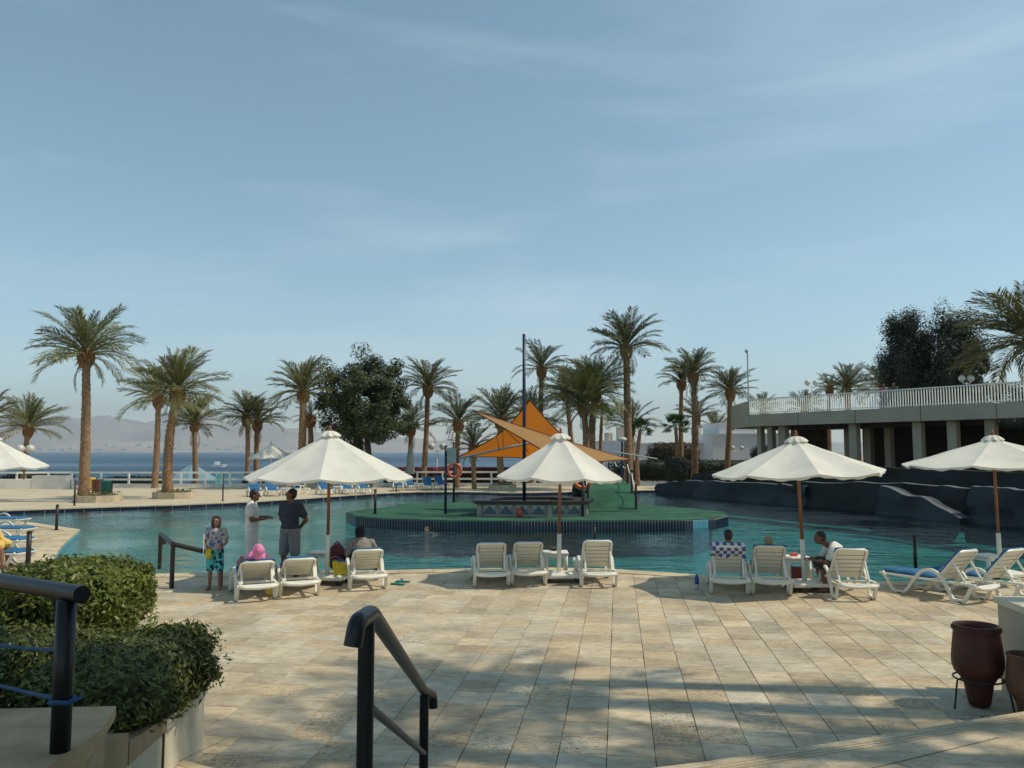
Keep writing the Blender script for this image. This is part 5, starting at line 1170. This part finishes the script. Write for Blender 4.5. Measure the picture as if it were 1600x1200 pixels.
# ------------------------------------------------------------------ foreground handrails
def arc_rail(label, pts, r, posts, pr, m='black_metal', braces=(), name='handrail'):
    o = thing(name, label, 'handrail', posts[0][0]); o0 = Vector(posts[0][0]); P = [Vector(p)-o0 for p in pts]; out = []
    for i in range(len(P)-1):          # rounded corners
        out.append(P[i] if i == 0 else None)
        if i == 0: continue
        out.pop(); a, b, c = P[i-1], P[i], P[i+1]; q = min(.06, (b-a).length*.45, (c-b).length*.45); s_, e_ = b+(a-b).normalized()*q, b+(c-b).normalized()*q
        for k in range(6): t = k/5; out.append(s_*(1-t)**2 + b*2*t*(1-t) + e_*t*t)
    out.append(P[-1]); autosmooth(MB().tube(out, r, 16).build('top_rail', m, o), 50)
    for a, b in posts: autosmooth(MB().tube([Vector(a)-o0, Vector(b)-o0], pr, 14).build('post', m, o), 50)
    for a, b in braces: autosmooth(MB().tube([Vector(a)-o0, Vector(b)-o0], pr*.6, 10).build('lower_rail', m, o), 50)
    return o
t1 = D(580, 957, 2.55); t2 = D(663, 1080, 4.55); e1_ = D(551, 1010, 2.32); k1 = D(558, 972, 2.33); e2_ = D(677, 1106, 4.75); k2 = D(676, 1086, 4.75)
b1 = Vector((D(571,1100,2.55).x, 2.55, .9)); b2 = Vector((t2.x, 4.55, .30))
arc_rail('black handrail with curled end in front of the stairs', [e1_, k1, t1, t2, k2, e2_], .026, [(b1, Vector((b1.x, b1.y, t1.z-.02))), (b2, Vector((t2.x, t2.y, t2.z-.02)))], .0255, braces=[(D(578,1105,2.57), D(663,1178,4.55))])
# railing at the picture's edge
c = D(105, 925, 3.25); lf = thing('stair_railing', 'thick black railing post and bar with blue cord at the picture edge', 'railing', (c.x, 3.25, 1.34))
o0 = Vector((c.x, 3.25, 1.34)); barA, barB = D(-60, 898, 3.9), D(128, 929, 3.2)
MB().tube([(0,0,0),(0,0,c.z-1.34-.03)], .037, 16).build('post', 'black_metal', lf, smooth=True); autosmooth(MB().tube([barA-o0, barB-o0], .034, 16).build('top_bar', 'black_metal', lf), 50)
for ya, yb in ((1003, 1016), (1062, 1093)): MB().tube([D(-40, ya, 4.0)-o0, D(40, (ya+yb)/2+4, 3.6)-o0, D(92, yb, 3.22)-o0], .008, 6).build('cord', 'rope_blue', lf)
zc = D(105,1094,3.25).z-1.34; MB().tube([(.042*math.cos(a), .042*math.sin(a), zc+.004*math.sin(a*3)) for a in [2*math.pi*i/16 for i in range(17)]], .010, 6).build('cord_knot', 'rope_blue', lf)
MB().tube([Vector((.05,-.02,zc)), Vector((.09,-.03,zc+.02))], .008, 5).build('cord_end', 'rope_blue', lf)
# pool entry rail
g2, g1 = G(268, 919), G(249, 889); g3 = Vector((-5.45, 15.35, 0))
arc_rail('dark pool entry handrail beside the child', [Vector((g1.x-.02,g1.y+.25,.50)), Vector((g1.x-.05,g1.y+.28,.64)), Vector((g1.x,g1.y,.74)), Vector((g2.x,g2.y,.80)), Vector((g3.x,g3.y,.57))], .045, [(g2, Vector((g2.x,g2.y,.80))), (g1, Vector((g1.x,g1.y,.73))), (Vector((g3.x,g3.y,0)), Vector((g3.x,g3.y,.57)))], .042, 'dark_post')
# clay jars
p = G(1531, 1104); jr = thing('clay_jar', 'dark red clay jar standing in an iron tripod', 'jar', (p.x, p.y, 0)); z0 = .02
pf = [(.10,.0),(.115,.06),(.14,.20),(.175,.26),(.225,.31),(.245,.37),(.247,.44),(.235,.55),(.222,.66),(.212,.72),(.222,.735),(.218,.755),(.195,.755),(.19,.70),(.20,.55),(.20,.40)]
MB().lathe([(r*.95, z*1.02+z0) for r, z in pf], 40, (0,0,0), True, True).build('body', 'clay', jr, smooth=True)
for k in range(3): a = math.radians(-165+k*120); MB().tube([(.20*math.cos(a), .20*math.sin(a), .29), (.255*math.cos(a), .255*math.sin(a), .27), (.30*math.cos(a), .30*math.sin(a), 0.0)], .009, 6).build('tripod_leg', 'iron', jr)
MB().tube([(.225*math.cos(a), .225*math.sin(a), .275) for a in [2*math.pi*i/28 for i in range(29)]], .009, 6).build('tripod_ring', 'iron', jr); MB().lathe([(.218,.715+z0),(.226,.73+z0),(.222,.75+z0)], 40, cap0=False, cap1=False).build('lip_band', 'clay', jr, smooth=True)
p = Vector((4.83, 7.78, 0)); j2 = thing('clay_jar', 'weathered brown clay jar against the pale stone block', 'jar', p)
MB().lathe([(r*.72, z*.80) for r, z in pf], 32).build('body', 'clay_light', j2, smooth=True); MB().lathe([(.157,.575),(.165,.59),(.158,.605)], 32, cap0=False, cap1=False).build('lip_band', 'clay_light', j2, smooth=True)

# ------------------------------------------------------------------ people
def voxel(o, vs, it=4):
    m = o.modifiers.new('remesh', 'REMESH'); m.mode = 'VOXEL'; m.voxel_size = vs; m.use_smooth_shade = True
    s = o.modifiers.new('smooth', 'SMOOTH'); s.factor = .5; s.iterations = it
STAND = dict(head=(0,.02,1.62), neck=(0,-.01,1.47), chest=(0,0,1.28), belly=(0,.01,1.10), pelvis=(0,0,.95),
    shL=(-.185,-.01,1.41), elL=(-.25,-.03,1.12), wrL=(-.27,.05,.87), shR=(.185,-.01,1.41), elR=(.25,-.03,1.12), wrR=(.27,.05,.87),
    hipL=(-.09,0,.92), knL=(-.11,.02,.50), anL=(-.12,-.02,.085), hipR=(.09,0,.92), knR=(.11,.02,.50), anR=(.12,-.02,.085))
def hand(mb, w, d, side, s=1.0, up=Vector((0,0,1))):
    d = d.normalized(); n = (up - d*up.dot(d)); n = n.normalized() if n.length > .05 else Vector((0,1,0)); x = d.cross(n)
    c = w + d*.045*s; Mx = Matrix((x, d, n)).transposed(); mb.ell(c, (.040*s,.05*s,.017*s), Mx, 10, 7)
    for k, (o, L) in enumerate(((-.028,.062),(-.010,.075),(.009,.072),(.027,.056))):
        a = w + d*.085*s + x*o*s; b = a + (d*.85 - n*.35)*L*.55*s; e = b + (d*.45 - n*.8)*L*.5*s
        mb.caps(a, .0085*s, b, .008*s, 6); mb.caps(b, .008*s, e, .007*s, 6)
    a = w + d*.03*s - x*side*.032*s; b = a + (d*.6 - x*side*.8)*.035*s; mb.caps(a, .011*s, b, .009*s, 6); mb.caps(b, .009*s, b + d*.03*s - n*.008*s, .008*s, 6)
def person(label, loc, rz, J=None, s=1.0, skin='skin_brown', outfit=(), headturn=0.0, headtilt=0.0, bulk=1.0, vs=.011, hair=None, feet=True, hands=True, face=True, torso_n=None, extra=None):
    Q = {k: Vector(v)*s for k, v in {**STAND, **(J or {})}.items()}; root = thing('person', label, 'person', loc, rz); B = MB()
    td = (Q['neck']-Q['pelvis']).normalized()                 # spine direction, for oriented torso volumes
    side = (Q['shR']-Q['shL']).normalized(); fw = td.cross(side) * -1
    fw = side.cross(td) * -1; Mt = Matrix((side, side.cross(td)*-1, td)).transposed()
    Mh = Matrix.Rotation(headturn, 3, 'Z') @ Matrix.Rotation(headtilt, 3, 'X')
    def torso(mb, g, top=True, low=True):
        if low: mb.ell(Q['pelvis'], ((.155*bulk)*s+g, .112*bulk*s+g, .125*s+g), Mt)
        mb.ell(Q['belly'], (.145*bulk*s+g, .112*bulk*s+g, .16*s+g), Mt); mb.ell(Q['chest'], (.165*bulk*s+g, .115*bulk*s+g, .19*s+g), Mt)
        if top:
            for k in ('shL', 'shR'): mb.caps(Q['chest'].lerp(Q['neck'], .45), .065*s+g, Q[k], .055*s*bulk+g)
    torso(B, 0)
    B.caps(Q['chest'].lerp(Q['neck'], .6), .06*s, Q['head']+Mh @ Vector((0,-.02,-.06))*s, .052*s)
    hc = Q['head']; hd = lambda v: hc + Mh @ (Vector(v)*s)
    B.ell(hd((0,-.005,.025)), (.074*s,.094*s,.092*s), Mh); B.ell(hd((0,.022,-.045)), (.055*s,.066*s,.07*s), Mh); B.ell(hd((0,.055,-.085)), (.03*s,.028*s,.025*s), Mh)
    if face:
        B.caps(hd((0,.088,.012)), .011*s, hd((0,.108,-.022)), .016*s, 8)
        for x in (-1, 1): B.ell(hd((x*.076,-.01,-.01)), (.012*s,.02*s,.032*s), Mh, 8, 6)
        B.caps(hd((-.035,.085,.022)), .012*s, hd((.035,.085,.022)), .012*s, 6)
    for L_ in 'LR':
        sg_ = -1 if L_ == 'L' else 1
        B.caps(Q['sh'+L_], .052*s*bulk, Q['el'+L_], .041*s*bulk); B.caps(Q['el'+L_], .041*s*bulk, Q['wr'+L_], .028*s)
        if hands: hand(B, Q['wr'+L_], Q['wr'+L_]-Q['el'+L_], sg_, s)
        B.caps(Q['hip'+L_], .088*s*bulk, Q['kn'+L_], .06*s); B.caps(Q['kn'+L_], .060*s, Q['an'+L_], .038*s); k_ = Q['kn'+L_].lerp(Q['an'+L_], .3); B.ell(k_+Vector((0,-.012*s,0)), (.052*s,.056*s,.11*s))
        if feet:
            a = Q['an'+L_]; t = Q.get('toe'+L_, a+Vector((sg_*.03*s, .17*s, -.055*s))); B.caps(a+Vector((0,-.04*s,-.05*s)), .035*s, t, .028*s); B.caps(a, .036*s, a.lerp(t, .55)+Vector((0,0,.005)), .034*s)
    o = B.build('body', skin, root); voxel(o, vs)
    if face:
        for x in (-1, 1):
            MB().ell(hd((x*.032,.088,.010)), (.013*s,.008*s,.008*s), Mh, 8, 6).build('eye', 'hair_black', root, smooth=True)
            MB().caps(hd((x*.018,.098,.030)), .005*s, hd((x*.05,.088,.032)), .004*s, 6).build('eyebrow', 'hair_black', root, smooth=True)
        MB().caps(hd((-.022,.088,-.058)), .006*s, hd((.022,.088,-.058)), .006*s, 6).build('mouth', 'lips', root, smooth=True)
    if hair in ('hair_black', 'hair_brown', 'hair_blond'):
        mb = MB(); mb.ell(hd((0,-.018,.045)), (.082*s,.096*s,.085*s), Mh, 18, 12); mb.ell(hd((0,-.04,0)), (.078*s,.072*s,.08*s), Mh, 18, 12); o = mb.build('hair', hair, root); voxel(o, vs)
    for nm, m_, kind in outfit:
        mb = MB(); g = .018*s
        if kind in ('tee', 'long'):
            torso(mb, g, True, False); hem = Q['pelvis'] + td*.05*s; mb.ell(hem, (.165*bulk*s+g, .124*bulk*s+g, .10*s), Mt)
            for L_ in 'LR':
                f = .62 if kind == 'tee' else 1.0; e = Q['sh'+L_].lerp(Q['el'+L_], f); mb.caps(Q['sh'+L_], .058*s*bulk+g, e, .052*s*bulk+g)
                if kind == 'long': mb.caps(Q['el'+L_], .046*s+g, Q['el'+L_].lerp(Q['wr'+L_], .95), .032*s+g)
            if nm == 'polo_shirt': mb.caps(Q['neck']+Vector((-.03,-.0,.0)), .058*s, Q['neck']+Vector((.03,.0,.0)), .058*s)
        if kind in ('shorts', 'trousers'):
            mb.ell(Q['pelvis'], (.160*bulk*s+g, .120*bulk*s+g, .12*s), Mt)
            for L_ in 'LR':
                e = Q['hip'+L_].lerp(Q['kn'+L_], .95 if kind == 'shorts' else 1); mb.caps(Q['hip'+L_], .095*s*bulk+g, e, (.088 if kind == 'shorts' else .072)*s+g)
                if kind == 'trousers': mb.caps(Q['kn'+L_], .07*s+g, Q['kn'+L_].lerp(Q['an'+L_], .97), .058*s+g)
        if kind == 'scarf':
            mb.ell(hd((0,-.02,.02)), (.098*s,.112*s,.125*s), Mh, 18, 12); mb.caps(hd((0,-.045,-.05)), .085*s, Q['neck']+Vector((0,-.02*s,-.02*s)), .10*s); mb.ell(Q['neck']+td*-.05*s, (.17*s,.12*s,.09*s), Mt)
        if kind == 'hood':
            mb.ell(hd((0,-.045,.02)), (.105*s,.10*s,.13*s), Mh, 18, 12)
            for x in (-1, 1): mb.caps(hd((x*.085,-.01,.05)), .035*s, hd((x*.075,.0,-.11)), .045*s)
            mb.caps(hd((-.06,.03,.115)), .03*s, hd((.06,.03,.115)), .03*s)
        if kind == 'skirt':
            for L_ in 'LR': mb.caps(Q['hip'+L_], .11*s+g, Q['kn'+L_], .10*s+g); mb.caps(Q['kn'+L_], .10*s+g, Q['kn'+L_].lerp(Q['an'+L_], .8), .09*s+g)
            mb.ell(Q['pelvis'], (.19*s, .15*s, .14*s), Mt)
        o = mb.build(nm, m_, root); voxel(o, vs, 3)
        if kind in ('tee', 'long', 'shorts', 'trousers', 'skirt', 'scarf'):
            tx = bpy.data.textures.new('folds', 'CLOUDS') if 'folds' not in bpy.data.textures else bpy.data.textures['folds']; tx.noise_scale = .09
            dm = o.modifiers.new('folds', 'DISPLACE'); dm.texture = tx; dm.strength = (.05 if m_ == 'cloth_pink' else .022)*s; dm.mid_level = .5; dm.texture_coords = 'LOCAL'
    return root, Q
# child on the deck
p = G(335, 921); ch, Q = person('child in a dark hood, printed shirt and teal shorts standing on the deck', (p.x, p.y, 0), math.pi+.12, dict(elL=(-.26,.02,1.14), wrL=(-.14,.16,.98), elR=(.25,.02,1.14), wrR=(.14,.15,.96)), .755, 'skin_tan', [('hood', 'cloth_hood', 'hood'), ('printed_shirt', 'shirt_print', 'tee'), ('shorts', 'shorts_print', 'shorts')], vs=.011)
pk = thing('toy_packet', 'yellow and white packet held by the child', 'packet', ch.matrix_basis @ Vector((.09,.145,.66))); MB().box((0,0,0), (.10,.05,.17), .3, ch=.01).build('wrapper', 'bag_yellow', pk); MB().box((-.09,-.0,.14), (.02,.03,.42), .3).build('handle', 'cloth_white', pk)
# man in white, in profile
p = G(391, 899); mB, Q = person('man in white polo shirt and white trousers talking with raised hands', (p.x, p.y, 0), -math.pi/2+.12, dict(head=(0,.05,1.61), elR=(.24,.04,1.13), wrR=(.10,.30,1.15), elL=(-.24,.02,1.14), wrL=(-.06,.31,1.17), knL=(-.11,.05,.5), anL=(-.12,.06,.085)), 1.0, 'skin_brown', [('polo_shirt', 'cloth_white', 'tee'), ('trousers', 'cloth_white', 'trousers')], hair='hair_black', bulk=1.06, headtilt=-.05)
q = mB.matrix_basis @ Vector((.0,.40,1.15)); MB().box((0,0,0), (.15,.08,.014), .2, ch=.004).build('phone', 'speaker_grey', label='pale phone held by the man in white', cat='phone', loc=q)
# man in navy tee, hands behind the back
p = G(452, 904); person('man in navy shirt and grey shorts with hands behind his back', (p.x, p.y, 0), math.pi-.35, dict(head=(0,.0,1.63), elL=(-.29,-.10,1.14), wrL=(-.10,-.17,.97), elR=(.29,-.10,1.14), wrR=(.10,-.18,.97), knL=(-.13,.02,.5), anL=(-.15,-.02,.085), knR=(.13,.02,.5), anR=(.15,-.02,.085)), 1.01, 'skin_brown', [('t_shirt', 'cloth_navy', 'tee'), ('shorts', 'cloth_grey', 'shorts')], headturn=-1.0, headtilt=.15, hair='hair_black', bulk=1.16)
# reclining / seated figures share loungers' frames
def on_lounger(px, py, rz, z=0.0):
    p = G(px, py, z); r = math.radians(rz); return Vector((p.x, p.y, 0)) - Matrix.Rotation(r, 3, 'Z') @ Vector((0, .30, 0)), r
def recline(ang, top=.62, lift=.42):
    d = Vector((0, -math.cos(ang), math.sin(ang))); n = Vector((0, math.sin(ang), math.cos(ang))); h = Vector((0,.74,.31))
    at = lambda s, o=.165, x=0.0: tuple(h + d*s + n*o + Vector((x, 0, 0)))
    return dict(head=at(top+.20,.18), neck=at(top+.02), chest=at(top-.18), belly=at(top-.36,.16), pelvis=(0,.88,.44), shL=at(top-.06,.15,-.165), shR=at(top-.06,.15,.165), elL=at(top-.3,.2,-.205), elR=at(top-.3,.2,.205), wrL=(-.08,.86,.56), wrR=(.08,.86,.56),
        hipL=(-.09,.92,.44), hipR=(.09,.92,.44), knL=(-.11,1.28,.50), knR=(.11,1.28,.50), anL=(-.10,1.66,.44), anR=(.10,1.66,.44), toeL=(-.12,1.68,.56), toeR=(.12,1.68,.56))
l, r = on_lounger(400, 937, 24); person('person with a pink headscarf reclining on a lounger', l, r, recline(math.radians(30), .52), 1.0, 'skin_tan', [('headscarf', 'cloth_pink', 'scarf'), ('top', 'cloth_mauve', 'long'), ('skirt', 'cloth_mauve', 'skirt')], headtilt=.35, vs=.014, face=False)
l, r = on_lounger(574, 920, 17); person('woman in a black headscarf and zebra-patterned top seated on a lounger', l, r, dict(head=(-.05,1.22,.93), neck=(-.03,1.14,.79), chest=(-.02,1.05,.68), belly=(0,.98,.55), pelvis=(0,.92,.45), shL=(-.19,1.08,.75), shR=(.16,1.08,.75), elL=(-.28,1.14,.55), elR=(.26,1.2,.55), wrL=(-.2,1.35,.50), wrR=(.15,1.4,.50), hipL=(-.09,.98,.44), hipR=(.09,.98,.44), knL=(-.12,1.38,.62), knR=(.20,1.40,.55), anL=(-.1,1.6,.40), anR=(.34,1.62,.20), toeR=(.44,1.72,.16)), 1.0, 'skin_tan', [('headscarf', 'cloth_black', 'scarf'), ('top', 'zebra', 'long'), ('skirt', 'cloth_black', 'skirt')], vs=.014, face=False)
l, r = on_lounger(1205, 929, -9); person('fair-haired person reclining, only the hair showing above the lounger', l, r, recline(math.radians(50), .43), .97, 'skin_light', [('top', 'cloth_white', 'tee'), ('shorts', 'cloth_grey', 'shorts')], hair='hair_blond', vs=.014, face=False)
l, r = on_lounger(1140, 928, -11); person('dark-haired person reclining behind the checked towel', l, r, recline(math.radians(50), .60), .97, 'skin_tan', [('top', 'cloth_navy', 'tee'), ('shorts', 'cloth_grey', 'shorts')], hair='hair_black', vs=.014, face=False)
l, r = on_lounger(1336, 935, -5); person('man in a white shirt sitting sideways on a lounger beside the table', l, r, dict(head=(-0.36,1.0,.95), neck=(-0.20,1.0,.83), chest=(-0.06,1.0,.70), belly=(0.04,1.0,.56), pelvis=(0.10,1.0,.45), shL=(-0.17,.83,.76), shR=(-0.17,1.17,.76), elL=(-0.30,.78,.53), elR=(-0.30,1.22,.53), wrL=(-0.50,.86,.56), wrR=(-0.50,1.14,.56), hipL=(0.04,.90,.45), hipR=(0.04,1.10,.45), knL=(-0.38,.86,.50), knR=(-0.38,1.14,.50), anL=(-0.32,.86,.09), anR=(-0.32,1.14,.09), toeL=(-0.48,.86,.03), toeR=(-0.48,1.14,.03)), 1.0, 'skin_brown', [('t_shirt', 'cloth_white', 'tee'), ('shorts', 'cloth_olive', 'shorts')], headturn=math.pi/2, headtilt=0, hair='hair_black', bulk=1.08, vs=.013)
p = G(-16, 888); person('person wrapped in yellow sitting at the picture edge on the deck spit', (p.x, p.y, 0), -math.pi/2, dict(head=(0,.02,1.02), neck=(0,-.02,.88), chest=(0,-.06,.72), belly=(0,-.08,.56), pelvis=(0,-.08,.44), shL=(-.18,-.04,.84), shR=(.18,-.04,.84), elL=(-.24,.05,.62), elR=(.24,.05,.62), wrL=(-.12,.25,.56), wrR=(.12,.25,.56), hipL=(-.09,-.04,.44), hipR=(.09,-.04,.44), knL=(-.12,.28,.52), knR=(.12,.28,.50), anL=(-.11,.30,.09), anR=(.11,.34,.09)), 1.0, 'skin_tan', [('wrap', 'cloth_yellow', 'long'), ('skirt', 'cloth_yellow', 'shorts')], hair='hair_black', vs=.014)
p = G(669, 829, WL); person('swimmer with wet brown hair in the water before the island', (p.x, p.y, WL-1.50), 2.6, dict(head=(0,.10,1.56), neck=(0,.0,1.43), chest=(0,-.16,1.36), belly=(0,-.34,1.33), pelvis=(0,-.50,1.31), shL=(-.18,-.03,1.38), shR=(.18,-.03,1.38), elL=(-.36,.2,1.33), wrL=(-.42,.42,1.36), elR=(.36,.2,1.33), wrR=(.42,.42,1.36), hipL=(-.09,-.54,1.30), hipR=(.09,-.54,1.30), knL=(-.14,-.95,1.25), knR=(.14,-.95,1.22), anL=(-.16,-1.35,1.22), anR=(.16,-1.35,1.2), toeL=(-.16,-1.5,1.2), toeR=(.16,-1.5,1.18)), .98, 'skin_light', [('shorts', 'cloth_navy', 'shorts')], hair='hair_brown', vs=.014)
for k, (px, sh) in enumerate(((1392, 'cloth_mauve'), (1408, 'cloth_olive'))):
    kk = (px-800)/F*.99; bs = A + nb*.75; s_ = (bs.x-kk*bs.y)/(kk*dr.y-dr.x); q = bs+dr*s_
    person(['person leaning on the terrace rail, the one nearer the globe lamp pair', 'person in olive leaning on the terrace rail before the dark trees'][k], (q.x, q.y, 5.02), math.atan2(-nb.y, -nb.x)-math.pi/2, dict(head=(0,.28,1.36), neck=(0,.20,1.24), chest=(0,.12,1.12), belly=(0,.05,1.02), shL=(-.18,.18,1.2), shR=(.18,.18,1.2), elL=(-.26,.42,1.08), elR=(.26,.42,1.08), wrL=(-.08,.55,1.10), wrR=(.08,.55,1.10)), 1.0, 'skin_brown', [('top', sh, 'long'), ('trousers', 'cloth_navy', 'trousers')], hair='hair_black', vs=.025, face=False)
# towel heap on the second lounger
l, r = on_lounger(467, 931, 21); mb = MB(); mb.ell((0,0,0), (.17,.12,.08), None, 16, 10); mb.v = [tuple(Vector(v)*(1+.25*noise.noise(Vector(v)*9))) for v in mb.v]
q = l + Matrix.Rotation(r, 3, 'Z') @ Vector((.03,.62,.0)); mb.build('towel', 'cloth_white', smooth=True, label='rolled white towel at the top of the second lounger', cat='towel', loc=(q.x, q.y, .56))
mb = MB(); mb.lathe([(.10,0),(.13,.04),(.14,.16),(.12,.2)], 18, cap1=False); q = l + Matrix.Rotation(r, 3, 'Z') @ Vector((-.42,.55,.0)); mb.build('bucket', 'cloth_yellow', smooth=True, label='ochre bucket between the first two loungers', cat='bucket', loc=(q.x, q.y, 0.004))

# ------------------------------------------------------------------ hotel wing and tall palms beside the stairs (beyond the frame; their shade falls on the paving)
hotel = thing('hotel_wing', 'white hotel wing beside the stairs, outside the view', 'building', (13, 0, 0))
MB().box((7, -8.0, 12.5), (12, 24.2, 25)).build('wall', 'house_white', hotel)
for fl in range(7): MB().box((.3, -9.0, 3.6+fl*3.1), (1.38, 22.0, .22)).build('balcony_slab', 'house_white', hotel)
for i, (x, y, h, R) in enumerate(((9.6, 7.4, 12.6, 2.0), (12.2, 6.3, 12.4, 2.1), (11.0, 7.9, 15.6, 1.6), (10.2, 5.8, 15.4, 2.3))):
    o = palm(['tall palm beside the hotel wing nearest the terrace', 'shorter palm close to the hotel wing corner', 'highest palm furthest from the stairs', 'palm nearest the stairs beside the hotel wing'][i], y, (0,0), (0,0), R, 20, 'frond', 0.0, .2, -34, 60+i, boot=True, at=(Vector((x, y, 0)), Vector((x+.2, y, h))))

# ------------------------------------------------------------------ sea haze
hz = MB().box((0, 6500, 348), (25400, 13600, 706)).build('haze', None, kind='stuff'); hm = bpy.data.materials.new('haze'); hm.use_nodes = True; MATS['haze'] = hm
hn = hm.node_tree.nodes; hn.remove(hn['Principled BSDF']); pv = hn.new('ShaderNodeVolumePrincipled'); pv.inputs['Color'].default_value = (0.80, 0.92, 1.0, 1); pv.inputs['Density'].default_value = HAZE if 'HAZE' in globals() else 1.0e-4; pv.inputs['Anisotropy'].default_value = 0.25
hm.node_tree.links.new(pv.outputs['Volume'], hn['Material Output'].inputs['Volume']); hz.data.materials.append(hm)
